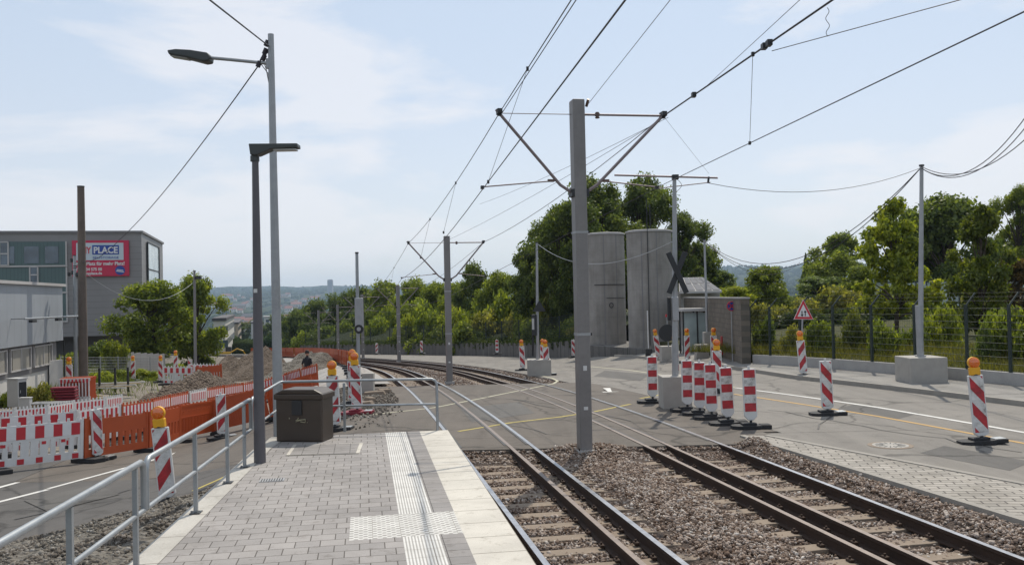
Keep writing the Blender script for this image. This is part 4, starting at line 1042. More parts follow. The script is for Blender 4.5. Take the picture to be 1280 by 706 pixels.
stones('ballast_stones', 44000, s_ballast, .026, .072, 'stone_mat', 'grey-brown crushed ballast stones between the rails', 2)
def s_far(g):
    lat = g.uniform(.8, 8.2); y = 33.7+26*g.random()**1.4; x = xlat(lat, y)
    z = surf(x, y)+bedz(lat)+g.uniform(-.01, .04)
    ct = min(abs(lat-2.84), abs(lat-6.41))
    if ct < .78 and g.random() < .55: return None
    return (x, y, z)
stones('far_ballast_stones', 9000, s_far, .04, .1, 'stone_mat', 'ballast stones beyond the level crossing', 5)
# gravel bank beside the platform
BE = sorted([(p.y, p.x) for p in (P(0, 664, -.3), P(102, 643, -.3), P(232, 630, -.33), P(262, 606, -.35), P(300, 590, -.4))]+[(5.0, -9.5), (7.5, -7.6)])
def bankx(y):
    for (a, p), (b_, q) in zip(BE, BE[1:]):
        if a <= y <= b_: return p+(q-p)*(y-a)/(b_-a)
    return BE[-1][1]
def gb(u, v):    # v 0 at the platform, 1 at the outer edge
    y = 5.0+(BE[-1][0]-5.0)*u; yl = (y-E1.y)
    ll = Matrix.Rotation(AZ, 3, 'Z') @ Vector((leftx(yl), yl, 0)); ix = E1.x+ll.x-.01
    ox = min(bankx(y), ix-.15); x = ix+(ox-ix)*v; k = (1-u)**.25 if u > .6 else 1
    h = (.30*(1-v)**.8+.14*math.sin(math.pi*min(1, v*1.15))+.05*math.sin(u*23+v*5)*math.sin(v*9+1))*k
    h *= sm((1-v)/.12) if v > .88 else 1
    return x, y, surf(x, y)+h-.01+(.02*math.sin(u*71)*math.sin(v*31))
mb = MB(); nu, nv = 40, 10; vs = [gb(i/nu, j/nv) for i in range(nu+1) for j in range(nv+1)]
mb.add(vs, [(i*(nv+1)+j, i*(nv+1)+j+1, (i+1)*(nv+1)+j+1, (i+1)*(nv+1)+j) for i in range(nu) for j in range(nv)], 'mound_grey', True)
o = mb.build('gravel_bank'); tag(o, None, None, None, 'structure')
def s_bank(g):
    x, y, z = gb(g.random(), g.random()**.9); return (x, y, z+g.uniform(-.018, .008))
stones('rubble_stones', 34000, s_bank, .012, .075, 'rubble_mat', 'loose grey rubble heaped along the platform kerb', 9)

# ------------------------------------------------------------------ catenary masts
def mast(px, py, htop, label, dims=(.2, .28), arms=(1.5, 1.7), zarm=None, foot=None, big=False):
    g = G(px, py); h = math.atan2(.185+.0064*max(0, g.y-42), 1)
    t = thing('catenary_mast', label, 'mast', g, h, 'grey masts standing between the two tracks')
    H_ = htop
    mb = MB()
    w2, d2 = dims
    mb.box((0, 0, H_/2-.2), (w2, d2, H_+.4), 'mast_grey'); mb.build('pole', t, .02)
    mb = MB(); mb.box((0, 0, -.03), (w2+.12, d2+.12, .1), 'concrete'); mb.build('footing', t)
    for bxx in (-1, 1):
        for byy in (-1, 1): mb = MB(); mb.cyl((bxx*(w2/2+.035), byy*(d2/2+.035), .0), (bxx*(w2/2+.035), byy*(d2/2+.035), .06), .014, 'rust', n=6); mb.build('bolt', t)
    for zz_, hh_ in ((H_*.33, .05), (H_*.62, .04)):
        mb = MB(); mb.box((0, 0, zz_), (w2+.012, d2+.012, hh_), 'galvanised'); mb.box((w2/2+.02, -d2/2+.03, zz_), (.04, .03, .05), 'black_metal'); mb.build('strap', t)
    za = H_-.27; zf = za-1.5; ends = []
    for s, L_ in ((-1, arms[0]), (1, arms[1])):
        mb = MB(); e_ = Vector((s*L_, 0, za))
        mb.tube([(s*w2/2, 0, za), e_], .022 if s > 0 else .008, 'arm_tube', 8)
        if s > 0: mb.lathe([(.03, -.07), (.05, -.06), (.03, -.04), (.05, -.02), (.03, 0), (.05, .02), (.03, .05)], 'insulator', (s*(w2/2+.28), 0, za))
        mb.build('tension_rod', t)
        mb = MB(); mb.tube([(s*w2/2, 0, zf), (s*.36, 0, zf+.16), e_+Vector((s*.06, 0, .07))], .03, 'arm_tube', 8)
        mb.lathe([(.03, -.05), (.05, -.03), (.03, 0), (.05, .03), (.03, .05)], 'black_metal', (e_.x, 0, e_.z)); mb.build('strut', t)
        mb = MB(); mb.box(e_+Vector((0, 0, .03)), (.09, .2, .09), 'black_metal'); mb.build('clamp', t)
        mb = MB(); mb.box((s*w2/2, 0, zf), (.1, d2*.9, .14), 'black_metal'); mb.build('hinge', t)
        ends.append(e_)
    # steady rods for the contact wires
    cw = []
    for s, (x0, x1) in ((-1, (.42, 1.85)), (1, (.42, 1.55))):
        zc = zf+.12; mb = MB(); mb.tube([(s*x0, 0, zc+.12), (s*x1, 0, zc)], .014, 'arm_tube', 6)
        mb.box((s*(x0+.12), 0, zc+.12), (.12, .05, .05), 'insulator'); mb.box((s*x1, 0, zc-.01), (.06, .09, .06), 'black_metal'); mb.build('steady_arm', t)
        cw.append(Vector((s*x1, 0, zc-.05)))
    mb = MB(); mb.box((0, -d2/2-.006, 1.55), (.07, .012, .09), 'white_plastic'); mb.box((0, -d2/2-.006, .8), (.08, .012, .06), 'white_plastic'); mb.build('number_plate', t)
    M_ = Matrix.Translation(g) @ Matrix.Rotation(h, 4, 'Z')
    return t, [M_ @ v for v in ends], [M_ @ v for v in cw], g
m1 = mast(731, 562, 6.62, 'nearest and tallest grey catenary mast, standing in the ballast before the road crossing', (.235, .30), (1.5, 1.72))
m2 = mast(562, 477, 5.9, 'grey catenary mast just beyond the road crossing, second from the camera', (.24, .26), (1.55, 1.5))
m3 = mast(499, 451, 6.1, 'grey catenary mast on the curve, third from the camera', (.26, .26), (1.7, 1.7))
m4 = mast(454, 447, 6.2, 'grey catenary mast further down the curve, fourth from the camera', (.24, .24), (1.8, 1.8))
m5 = mast(423, 445, 5.7, 'thin distant catenary mast, fifth from the camera, in front of the dark trees', (.24, .24), (1.8, 1.8))
m6 = mast(399, 443, 5.6, 'smallest and farthest catenary mast, at the bottom of the dark tree slope', (.24, .24), (1.8, 1.8))
masts = [m1, m2, m3, m4, m5, m6]
def sag(a, b, s, n=14): return [a.lerp(b, i/n)-Vector((0, 0, s*4*(i/n)*(1-i/n))) for i in range(n+1)]
def wire(name, label, spans, r=.008, mat='wire_dark', group=None, cat='wire', drops=None):
    t = thing(name, label, cat, spans[0][0], 0, group); o0 = Vector(spans[0][0])
    for pts in spans:
        mb = MB(); mb.tube([p-o0 for p in pts], r, mat, 5); mb.build('span', t)
    return t, o0
def dropper(t, o0, a, b):
    mb = MB(); mb.tube([a-o0, b-o0], .004, 'wire_dark', 4); mb.box(a-o0, (.04, .05, .06), 'black_metal'); mb.box(b-o0, (.04, .05, .06), 'black_metal'); mb.build('dropper', t)
Lm = [m[1][0] for m in masts]; Rm_ = [m[1][1] for m in masts]; Lc = [m[2][0] for m in masts]; Rc = [m[2][1] for m in masts]
def extend(a, b, t): return a+(b-a)*t
L0a = extend(Lm[0], D(703, 20, 10.5), 3.2); L0b = extend(Lm[0], D(714, 0, 10.6), 3.2)
def chain(p0, pts, s=.0, r=.008): 
    out_ = [[p0, pts[0]] if s == 0 else sag(p0, pts[0], s)]
    for a, b in zip(pts, pts[1:]): out_.append(sag(a, b, .22, 10))
    return out_
L0a = extend(Lm[0], D(713-.0, 2, 10.6), 3.0); off = Vector((.045, 0, .0))
wm, wo = wire('messenger_wire', 'twin carrier wire over the platform-side track, held by the left mast arms', chain(L0a, Lm), .0085)
for pts in chain(L0a+Vector((.09, 0, .02)), [Lm[0]+Vector((.05, 0, 0))]): mb = MB(); mb.tube([p-wo for p in pts], .0075, 'wire_dark', 5); mb.build('second_strand', wm)
Cl0 = extend(Lc[0], D(782, 0, 6.3), 1.9)
wire('contact_wire', 'contact wire hanging below the twin carrier wire over the track beside the platform', chain(Cl0, Lc), .0085)
def at_y(a, b, y): t = (y-a.y)/(b.y-a.y); return a.lerp(b, t)
dropper(wm, wo, at_y(Lm[0], L0a, 13.6), at_y(Lc[0], Cl0, 15.6))
for a, b, c, d_ in zip(Lm, Lm[1:], Lc, Lc[1:]):
    for k in (.3, .6): dropper(wm, wo, sag(a, b, .22, 10)[int(k*10)], sag(c, d_, .0, 10)[int(k*10)])
R0a = extend(Rm_[0], D(1040, 0, 10.6), 3.0)
wm2, wo2 = wire('messenger_wire', 'twin dark carrier wire above the far track, held by the right arms of the masts', chain(R0a, Rm_), .0085)
for pts in chain(R0a+Vector((.07, 0, .03)), [Rm_[0]+Vector((.02, 0, 0))]): mb = MB(); mb.tube([p-wo2 for p in pts], .0075, 'wire_dark', 5); mb.build('second_strand', wm2)
for px, py in ((867, 116), (962, 62), (955, 68)):
    k = min(frange(0, .9, .004), key=lambda k: abs(project(Rm_[0].lerp(R0a, k))[0]-px)); mb = MB(); mb.box(Rm_[0].lerp(R0a, k)-wo2, (.07, .12, .08), 'black_metal'); mb.build('clamp', wm2)
# right contact wire: carried by the side cantilever mast
sp = G(848, 503)     # base of the mast in its block
Sarm = D(818, 236, sp.y)
Rc0 = D(1280, 15, 8.2); Rc00 = extend(Sarm, Rc0, 1.7)
wire('contact_wire', 'contact wire running from the upper right corner to the side mast by the crossing sign', [[Rc00, Sarm]]+chain(Sarm, Rc[1:]), .0085)
k1 = min(frange(0, 1, .004), key=lambda k: abs(project(Rm_[0].lerp(R0a, k))[0]-941)); k2 = min(frange(0, 1.4, .004), key=lambda k: abs(project(Sarm.lerp(Rc0, k))[0]-937))
dropper(wm2, wo2, Rm_[0].lerp(R0a, k1), Sarm.lerp(Rc0, k2))
# thin guys and feeders
wire('guy_wire', 'thin wire rising from the top of the nearest mast to the upper edge', [[D(733, 133, m1[3].y), D(838, 0, 11.2), extend(D(733, 133, m1[3].y), D(838, 0, 11.2), 2)]], .005)
mb = MB(); mb.tube([D(733, 133, m1[3].y)-D(733, 131, m1[3].y), Vector((.03, -.1, .08))], .03, 'insulator', 6)
o = mb.build('wire_insulator'); o.location = D(733, 131, m1[3].y); tag(o, 'small dark insulator on the wire end beside the nearest mast top', 'insulator')
wire('guy_wire', 'thin wire branching off the right carrier wire up to the top edge', [[Rm_[0].lerp(R0a, .12), D(1000, 0, 9.5), extend(Rm_[0].lerp(R0a, .12), D(1000, 0, 9.5), 1.8)]], .004)
a = D(965, 64, 12.2); bq = D(1201, 0, 9.5)
wt_, wo_ = wire('guy_wire', 'shallow purple-grey wire from the right carrier wire towards the upper right', [[a, extend(a, bq, 2.0)]], .006)
# loop hanger at the top
pa, pb_ = D(1034, 10, 11), D(1035, 46, 11); mb = MB()
ring = [pa+(pb_-pa)*(i/20)+Vector((.022*math.sin(i*.63), 0, 0)) for i in range(21)]; mb.tube([p-wo_ for p in ring], .004, 'wire_dark', 4); mb.build('hanger', wt_)
wire('guy_wire', 'fine slanting wire from the right arm of the nearest mast down to the side mast', [[Rm_[0], D(886, 217, sp.y)]], .003)
for k, (p, q) in enumerate([((835, 147), (600, 255)), ((810, 160), (560, 300))]):
    wire('tension_wire', ['upper', 'lower'][k]+' faint slanting wire behind the nearest mast, dropping to the left', [sag(D(*p, 17.4), D(*q, 37), .1)], .005)

# ------------------------------------------------------------------ signal mast with cantilever, concrete foot, crossing cross
def cblock(px0, px1, py, htop_py, label, name='concrete_block', dscale=1.0, group='square concrete foot blocks'):
    a, b = G(px0, py), G(px1, py); wd = (b-a).length; hh = (D((px0+px1)/2, htop_py, a.y).z-a.z)
    o = MB(); o.box((0, wd*dscale/2, hh/2), (wd, wd*dscale, hh), 'concrete_block'); ob = o.build(name, None, .02); ob.location = (a+b)/2; ob.location.z = min(a.z, b.z)-.01
    tag(ob, label, 'concrete block', group); return ob, wd, hh
def slimmast(px, py_top, base, name, label, r=.05, mat='galvanised', cat='pole', r2=None, group=None, cap=True):
    top = D(px, py_top, base.y); t = thing(name, label, cat, base, 0, group); H_ = top.z-base.z
    mb = MB(); mb.cyl((0, 0, 0), (top.x-base.x, 0, H_), r, mat, r2 or r*.75, 14); mb.build('shaft', t)
    if cap: mb = MB(); mb.cyl((top.x-base.x, 0, H_), (top.x-base.x, 0, H_+.05), r*.9, 'black_metal', n=12); mb.build('cap', t)
    return t, H_
ob, wd, hh = cblock(829, 866, 511, 470, 'square concrete block under the crossing-cross mast, among the striped beacons')
bs = Vector((ob.location.x+.02, ob.location.y+wd/2, ob.location.z+hh))
sm_, H_ = slimmast(843, 222, bs, 'signal_mast', 'slim mast on a concrete block carrying a dark crossing cross and side arm', .085, 'galvanised', 'mast', .05)
def rel(px, py): return D(px, py, bs.y)-bs
mb = MB(); mb.tube([rel(768, 219), rel(897, 222.5)], .025, 'arm_tube', 8); mb.box(rel(844, 221.5), (.16, .16, .12), 'black_metal'); mb.build('side_arm', sm_)
mb = MB(); mb.tube([rel(888, 228), rel(818, 236)], .014, 'arm_tube', 6); mb.tube([rel(886, 221), rel(885, 229)], .03, 'black_metal', 6); mb.build('steady_arm', sm_)
mb = MB(); mb.tube([rel(846, 224)+Vector((.12*math.sin(i*.5), 0, -.05*i)) for i in range(14)], .006, 'cable_black', 4); mb.build('cable_loop', sm_)
cc = rel(845.5, 341)
for s in (-1, 1):
    mb = MB(); mb.box((cc.x, -.12+s*.02, cc.z), (.14, .03, 1.15), 'black_metal', 0, 0, s*R(23)); mb.build('cross_arm', sm_, .01)
mb = MB(); a = rel(842, 386); mb.box((a.x+.04, .0, a.z-.0), (.16, .2, .62), 'galvanised'); mb.build('signal_box', sm_, .02)
mb = MB(); mb.box((rel(837, 386).x, .1, rel(837, 386).z), (.09, .12, .6), 'black_metal'); mb.build('lamp_housing', sm_, .01)
# ------------------------------------------------------------------ other poles
ob, wd, hh = cblock(1137, 1188, 483, 446, 'largest square concrete block, on the right pavement under the tall galvanised pole')
bs1 = Vector((ob.location.x, ob.location.y+wd/2, ob.location.z+hh)); p1152, _ = slimmast(1152, 208, bs1, 'cable_pole', 'tall galvanised pole on a big concrete block on the right pavement', .085, 'galvanised', 'pole', .055)
mb = MB(); mb.cyl((0, 0, 0), (-.02, 0, 1.55), .105, 'galvanised', .10, 14); mb.cyl((0, 0, 0), (0, 0, .04), .16, 'galvanised', n=12); mb.build('sleeve', p1152)
ob, wd, hh = cblock(661, 688, 469.5, 449, 'square concrete block beside two lamp beacons at the far corner of the crossing')
bs2 = Vector((ob.location.x-.05, ob.location.y+wd/2, ob.location.z+hh)); pm, _ = slimmast(671, 304, bs2, 'signal_mast', 'slim galvanised mast with a small dark triangle, at the far corner of the crossing', .075, 'galvanised', 'mast', .05)
r_ = lambda px, py: D(px, py, bs2.y)-bs2
mb = MB(); a = r_(674, 385); mb.prism([(a.x-.3, a.z-.15), (a.x+.3, a.z-.15), (a.x, a.z+.35)], -.14, -.12, 'black_metal'); mb.build('back_of_sign', pm)
mb = MB(); a = r_(669, 406); mb.box((a.x-.05, -.1, a.z), (.22, .16, .95), 'black_metal'); mb.build('signal_head', pm, .02); mb = MB(); mb.box((a.x-.1, -.19, a.z+.05), (.1, .02, .5), 'box_grey'); mb.build('signal_plate', pm)
mb = MB(); mb.tube([r_(666, 445), r_(666, 418), r_(669, 410)], .05, 'black', 6); mb.build('cable_duct', pm)
ob, wd, hh = cblock(453, 466, 492, 466, 'square concrete block half hidden behind the platform-end beacons')
bs3 = Vector((ob.location.x-.32, ob.location.y+wd/2, ob.location.z)); pn, _ = slimmast(446, 317, bs3, 'signal_mast', 'slim pale mast with grey box and round disc, behind the platform-end beacons', .07, 'galv_light', 'mast', .05)
r_ = lambda px, py: D(px, py, bs3.y)-bs3
mb = MB(); a = r_(449.5, 391); mb.box((a.x, -.1, a.z), (.26, .2, 1.0), 'galvanised'); mb.build('signal_box', pn, .02)
mb = MB(); a = r_(450, 411); mb.cyl((a.x, -.22, a.z), (a.x, -.12, a.z), .15, 'black_metal', n=18); mb.cyl((a.x, -.24, a.z), (a.x, -.22, a.z), .07, 'galvanised', n=14); mb.build('disc', pn)
# street lamp (dark) on the platform
dpb = P(325, 578, PZ)
t = thing('street_lamp', 'dark grey street lamp with a flat angular head, standing on the platform', 'street lamp', dpb, 0)
top = D(319, 196, dpb.y)-dpb
mb = MB(); mb.cyl((0, 0, 0), top, .092, 'dark_pole', .05, 20); mb.build('pole', t)
mb = MB(); h_ = lambda px, py: D(px, py, dpb.y)-dpb
hp = [h_(*q) for q in [(313, 181), (373.5, 180.5), (374, 185.5), (341, 187.5), (324, 195), (315, 195)]]
mb.prism([(p.x, p.z) for p in hp], -.11, .11, 'lamp_dark'); hd = mb.build('lamp_head', t, .012)
mb = MB(); a, b = h_(343, 187.6), h_(371, 186.3); mb.box(((a.x+b.x)/2, 0, (a.z+b.z)/2-.012), (b.x-a.x, .17, .02), 'lamp_lens'); mb.build('lens', hd)
mb = MB(); mb.cyl(h_(318.6, 202), h_(318.4, 195), .07, 'lamp_dark', n=14); mb.build('collar', t)
mb = MB(); a = h_(321, 363.5); mb.box((a.x, -.075, a.z), (.055, .012, .06), 'white_plastic'); mb.build('sticker', t)
# tall galvanised lamp pole
gpb = Vector((0, 0, 0)); dy = 16.4; q = D(347.5, 500, dy); gpb = Vector((q.x+.01, dy+1.9, surf(q.x, dy+1.9)))
dy = gpb.y; q = D(348, 520, dy); gpb.x = q.x
t = thing('street_lamp', 'tall galvanised street lamp with long arm and black cables, behind the grit bin', 'street lamp', gpb, 0)
h_ = lambda px, py: D(px, py, dy)-gpb
tp_ = h_(338.5, 43)
mb = MB(); mb.cyl((0, 0, 0), tp_*.5, .105, 'galvanised', .085, 20); mb.cyl(tp_*.5, tp_, .085, 'galvanised', .06, 20); mb.build('pole', t)
mb = MB(); mb.tube([h_(335, 79.5), h_(290, 75), h_(262, 72.5)], .035, 'galvanised', 10); mb.cyl(h_(336, 86), h_(336, 74), .06, 'galvanised', n=10); mb.build('bracket', t)
hp = [(211.5, 65), (222, 63.5), (240, 64.5), (262, 68), (265, 72), (264, 78.5), (257, 79.5), (238, 74.5), (214, 70.5)]
mb = MB(); mb.prism([(h_(*p).x, h_(*p).z) for p in hp], -.15, .15, 'lamp_dark'); hd = mb.build('lamp_head', t, .03)
mb = MB(); a, b = h_(215, 71.5), h_(236, 75); mb.prism([(a.x, a.z+.03), (b.x, b.z+.03), (b.x, b.z), (a.x, a.z)], -.11, .11, 'lamp_lens'); mb.build('lens', hd)
mb = MB()
for px, py in ((330, 68), (328, 76), (322, 84), (332, 58)): mb.tube([h_(px, py), h_(px+3, py-7)], .05, 'cable_black', 7)
mb.tube([h_(338, 58), h_(334, 66), h_(327, 72), h_(322, 84)], .018, 'cable_black', 5); mb.tube([h_(326, 80), h_(335, 92), h_(336, 104), h_(333, 88), h_(330, 78)], .008, 'cable_black', 4); mb.build('cable_clamp', t)
A = h_(336, 58)+gpb; B = h_(322, 84)+gpb
wire('overhead_cable', 'twisted black cable from the tall lamp pole up to the top edge', [[A, extend(A, D(258, -3, 12.5), 1), extend(A, D(258, -3, 12.5), 2)]], .014, 'cable_black', None, 'cable')
# wooden pole and its neighbours on the left
wb = D(104.5, 468, 46); wb.z = surf(wb.x, wb.y); 
t = thing('wooden_pole', 'thick brown wooden pole in front of the grey storage building', 'pole', wb, 0)
q = D(101, 234, wb.y)-wb; mb = MB(); mb.cyl((0, 0, 0), q, .235, 'wood_pole', .17, 18); mb.build('shaft', t)
mb = MB(); mb.cyl(q, q+Vector((0, 0, .06)), .18, 'black_metal', n=18); mb.build('cap', t)
wb2 = D(95, 470, 47); wb2.z = surf(wb2.x, wb2.y)
t, H_ = slimmast(93, 320, wb2, 'cable_pole', 'pale thin pole with dark insulators, just left of the wooden pole', .10, 'galv_light', 'pole', .08)
mb = MB(); a = D(92, 325, 47)-wb2
for k, (dx, dz) in enumerate([(-.1, 0), (.05, -.35), (-.05, -.65), (.2, -.75), (-.25, -.72)]): mb.lathe([(.04, -.12), (.11, -.08), (.05, -.03), (.11, .02), (.04, .1)], 'black_metal', (a.x+dx, 0, a.z+dz), 8)
mb.build('insulator', t)
wire('overhead_cable', 'purple-black cable from the tall lamp pole down to the pole by the sign', [sag(B, D(150, 299, 42), .25)+sag(D(150, 299, 42), D(94, 328, 46.8), .35)[1:]], .014, 'cable_black', None, 'cable')
wire('overhead_cable', 'thin grey cable from the thin pole across the sign towards the street trees', [sag(D(94, 330, 47), D(243, 352, 62), 1.6)], .012, 'galv_light', None, 'cable')
wb3 = D(244, 450, 62); wb3.z = surf(wb3.x, 62)
t, H_ = slimmast(243, 339, wb3, 'cable_pole', 'thin dark pole in front of the street trees', .11, 'mast_grey', 'pole', .08)
mb = MB(); a = D(245, 347, 62)-wb3; mb.box((a.x+.15, 0, a.z), (.4, .25, .22), 'black_metal'); mb.build('insulator', t)
# slim pole by the shelter
sb = G(885, 446); t, _ = slimmast(880.5, 300, sb, 'cable_pole', 'thin grey pole on a concrete pier in front of the glass shelter', .065, 'galvanised', 'pole', .05)
mb = MB(); mb.box((.0, 0, .6), (.42, .42, 1.25), 'concrete_block'); mb.build('pier', t, .02)
A1, B1 = D(1151, 210, bs1.y), D(880.5, 302, sb.y)
wire('overhead_cable', 'pair of slack black cables from the tall right pole to the shelter pole', [sag(A1, B1, 1.9, 20), sag(A1, B1, 2.15, 20)], .014, 'cable_black', None, 'cable')
wire('overhead_cable', 'thin cable from the tall right pole across to the side mast', [sag(A1, D(886, 229, bs.y), .45)], .008, 'wire_dark', None, 'cable')
Q = D(1310, 120, 20)
wire('overhead_cable', 'bundle of black cables from the tall right pole out of the right edge', [sag(A1, Q, .9, 18), sag(A1, Q+Vector((0, 0, .3)), .95, 18), sag(A1+Vector((0, 0, .05)), Q+Vector((.3, 0, -.1)), .8, 18)], .012, 'cable_black', None, 'cable')
wire('overhead_cable', 'pale slack cable from the far corner mast across the silos to the side mast', [sag(D(672, 305, bs2.y), D(843, 301, bs.y), .75, 18)], .011, 'galv_light', None, 'cable')
wire('overhead_cable', 'thin cable from the thin pole by the shelter down to the right behind the fence', [sag(D(880.5, 302, sb.y), D(1000, 328, 60), 1.2, 12)], .012, 'cable_black', None, 'cable')
# ------------------------------------------------------------------ striped beacons
def make_beacon(kind, lamp):
    t = thing('warning_beacon', 'x', 'warning beacon'); w2, h = .14, 1.1
    z0 = .17
    mb = MB()
    if kind == 'bars': prof = [(-w2+.02, z0+h), (w2-.02, z0+h), (w2, z0+h-.03), (w2, z0+.09), (w2*.4, z0), (-w2*.4, z0), (-w2, z0+.09), (-w2, z0+h-.03)]
    else: prof = [(-w2, z0+h), (w2, z0+h), (w2, z0+.02), (w2*.5, z0-.03), (-w2*.5, z0-.03), (-w2, z0+.02)]
    mb.prism(prof, -.03, .03, 'white_plastic'); pn_ = mb.build('panel', t, .012)
    mb = MB(); i = .022
    if kind == 'bars': pr = [(-w2+i, z0+h-.025), (w2-i, z0+h-.025), (w2-i, z0+.18), (-w2+i, z0+.18)]; 
    else: pr = [(-w2+i, z0+h-.025), (w2-i, z0+h-.025), (w2-i, z0+.04), (-w2+i, z0+.04)]
    mb.prism(pr, -.034, .034, {'bars': 'bars', 'dl': 'diag_left', 'dr': 'diag_right'}[kind]); mb.build('reflector', t)
    mb = MB(); mb.cyl((0, 0, .05), (0, 0, z0+.02), .03, 'black', n=8); mb.build('stake', t)
    mb = MB(); mb.cyl((0, 0, z0+h), (0, 0, z0+h+.06), .028, 'white_plastic', n=8); mb.build('peg', t)
    mb = MB()
    mb.prism([(-.42, -.12), (-.30, -.22), (.12, -.22), (.2, -.16), (.40, -.18), (.42, .16), (.2, .18), (.12, .22), (-.30, .22), (-.42, .12)], 0, .075, 'rubber', 'xy')
    mb.prism([(-.2, -.13), (.1, -.13), (.1, .13), (-.2, .13)], .075, .12, 'rubber', 'xy'); mb.box((.29, 0, .08), (.2, .24, .012), 'galv_light' if kind != 'bars' else 'rubber')
    mb.build('foot', t, .012)
    if lamp:
        z = z0+h+.0
        mb = MB(); mb.box((0, 0, z+.075), (.19, .11, .15), 'battery_yellow'); mb.cyl((0, 0, z), (0, 0, z+.02), .06, 'black', n=10); lb = mb.build('lamp', t, .02)
        mb = MB(); c = Vector((0, 0, z+.235)); mb.cyl(c+Vector((0, -.03, 0)), c+Vector((0, .03, 0)), .108, 'battery_yellow', n=24); mb.build('lamp_rim', lb)
        mb = MB()
        for s in (-1, 1):
            vs = []; n = 20; pr_ = [(.10, .028), (.088, .055), (.06, .075), (.02, .085)]
            for r, y in pr_:
                for k in range(n): a = 2*math.pi*k/n; vs.append((c.x+r*math.cos(a), s*y, c.z+r*math.sin(a)))
            fs = [(j*n+k, j*n+(k+1) % n, (j+1)*n+(k+1) % n, (j+1)*n+k) for j in range(3) for k in range(n)]+[tuple(3*n+k for k in range(n))]
            mb.add(vs, fs, 'amber_lens', True)
        mb.build('lens', lb)
    return t
BP = {}
def beacon(px, py, kind, lamp, label, lean=0, rz=0, g=None, group=None, sc_=1.0, footmat=None):
    g = g or G(px, py); key = (kind, lamp)
    gp = group or ('warning beacons with horizontal bars' if kind == 'bars' else 'warning beacons with slanting stripes')
    rot = (random.uniform(-.03, .03), lean+random.uniform(-.012, .012), rz+random.uniform(-.06, .06))
    if key not in BP: o = make_beacon(kind, lamp); BP[key] = o; o.location = g; o.rotation_euler = rot; o['label'] = label; o['group'] = gp
    else: o = dup(BP[key], g, 0, label, gp, None, rot)
    o.scale = (sc_,)*3
    if footmat:
        for c in o.children:
            if c.name.startswith('foot'): c.data = c.data.copy(); c.data.materials[0] = MAT[footmat]
    return o
Z_ = 'horizontal red bars'
beacon(816, 503.5, 'bars', 0, 'bar-striped beacon standing alone left of the concrete block of the crossing-cross mast')
beacon(859.5, 514, 'bars', 0, 'bar-striped beacon touching the right side of the crossing-cross mast block', 0, .1)
beacon(875, 518.5, 'bars', 0, 'bar-striped beacon, second to the right of the crossing-cross mast block', .01, -.1)
beacon(890, 523.5, 'bars', 0, 'bar-striped beacon, third to the right of the crossing-cross mast block', .0, .06)
beacon(910.7, 530.5, 'bars', 0, 'bar-striped beacon, fourth to the right of the crossing-cross mast block, leaning slightly', -.03, .05)
beacon(939, 535, 'bars', 0, 'bar-striped beacon at the tip of the paved strip, rightmost of the bar-striped ones', -.02, -.08)
beacon(824, 449.5, 'dl', 1, 'leaning lamp beacon in front of the right silo', -.12, .0)
beacon(859.5, 453, 'dr', 1, 'lamp beacon with slanting stripes in front of the glass shelter', 0, .1)
beacon(845, 472, 'dl', 1, 'lamp beacon with slanting stripes just behind the crossing-cross mast', 0, .3)
beacon(892.5, 455, 'dl', 1, 'lamp beacon with slanting stripes in front of the concrete pier by the shelter', 0, .1)
beacon(897, 491, 'dl', 1, 'lamp beacon rising behind the row of bar-striped beacons', 0, .0)
beacon(1005, 471.5, 'dr', 1, 'lamp beacon under the triangular warning sign', -.06, 0)
beacon(1035, 518.5, 'dl', 0, 'beacon without a lamp standing on the road between the orange line and the paved strip', -.02, 0)
beacon(1228, 554, 'dl', 1, 'nearest and largest lamp beacon, on the orange line at the right edge', -.06, 0)
beacon(653.8, 463, 'dl', 1, 'lamp beacon left of the concrete block at the far corner of the crossing', -.03, 0)
beacon(684.5, 469, 'dr', 1, 'lamp beacon right of the concrete block at the far corner of the crossing', -.05, 0)
beacon(678.5, 460, 'dl', 1, 'lamp beacon mostly hidden behind the concrete block at the far corner', 0, 0)
beacon(717, 447, 'dl', 0, 'beacon by the end of the long wall, half hidden by the nearest mast', 0, 0)
beacon(419, 538, 'dr', 1, 'lamp beacon behind the platform-end handrail, just right of the grit bin', -.05, .0)
beacon(447, 517, 'dl', 1, 'lamp beacon on a red foot plate behind the platform-end handrail', -.04, 0, None, None, 1.0, 'maroon')
beacon(442, 506, 'dl', 1, 'lamp beacon peeping out behind the one on the red foot plate', -.02, 0)
beacon(211, 630, 'dr', 1, 'tilted lamp beacon on the rubble behind the handrail at the left', -.10, 0, P(211, 632, -.33))
beacon(122.5, 576, 'dl', 0, 'beacon leaning against the orange barrier near the left edge', -.03, 1.05)
beacon(278, 548, 'dr', 0, 'beacon in front of the orange barriers behind the handrail post', -.04, .6)
beacon(166.6, 476, 'dr', 1, 'small distant lamp beacon in front of the grey yard fence', 0, 0)
beacon(222, 463, 'dr', 1, 'small distant lamp beacon behind the boxed-in barriers', 0, 0, D(220, 470, 56)+Vector((0, 0, .0)))
beacon(238, 463, 'dl', 0, 'small distant beacon without a lamp behind the right end of the boxed-in barriers', 0, 0, D(238, 474, 57))
beacon(201, 463, 'dl', 1, 'small distant lamp beacon at the left end of the boxed-in barriers', 0, 0, D(201, 478, 53))
beacon(393, 480, 'dl', 0, 'small leaning beacon right beside the walking person', -.15, 0, D(392, 489, 47))
beacon(526, 441.5, 'dl', 0, 'tiny beacon against the long wall left of the second mast', 0, 0, D(527, 442, 90))
beacon(470, 441.5, 'dr', 0, 'tiny beacon against the long wall left of the third mast', 0, 0, D(471, 443, 101))
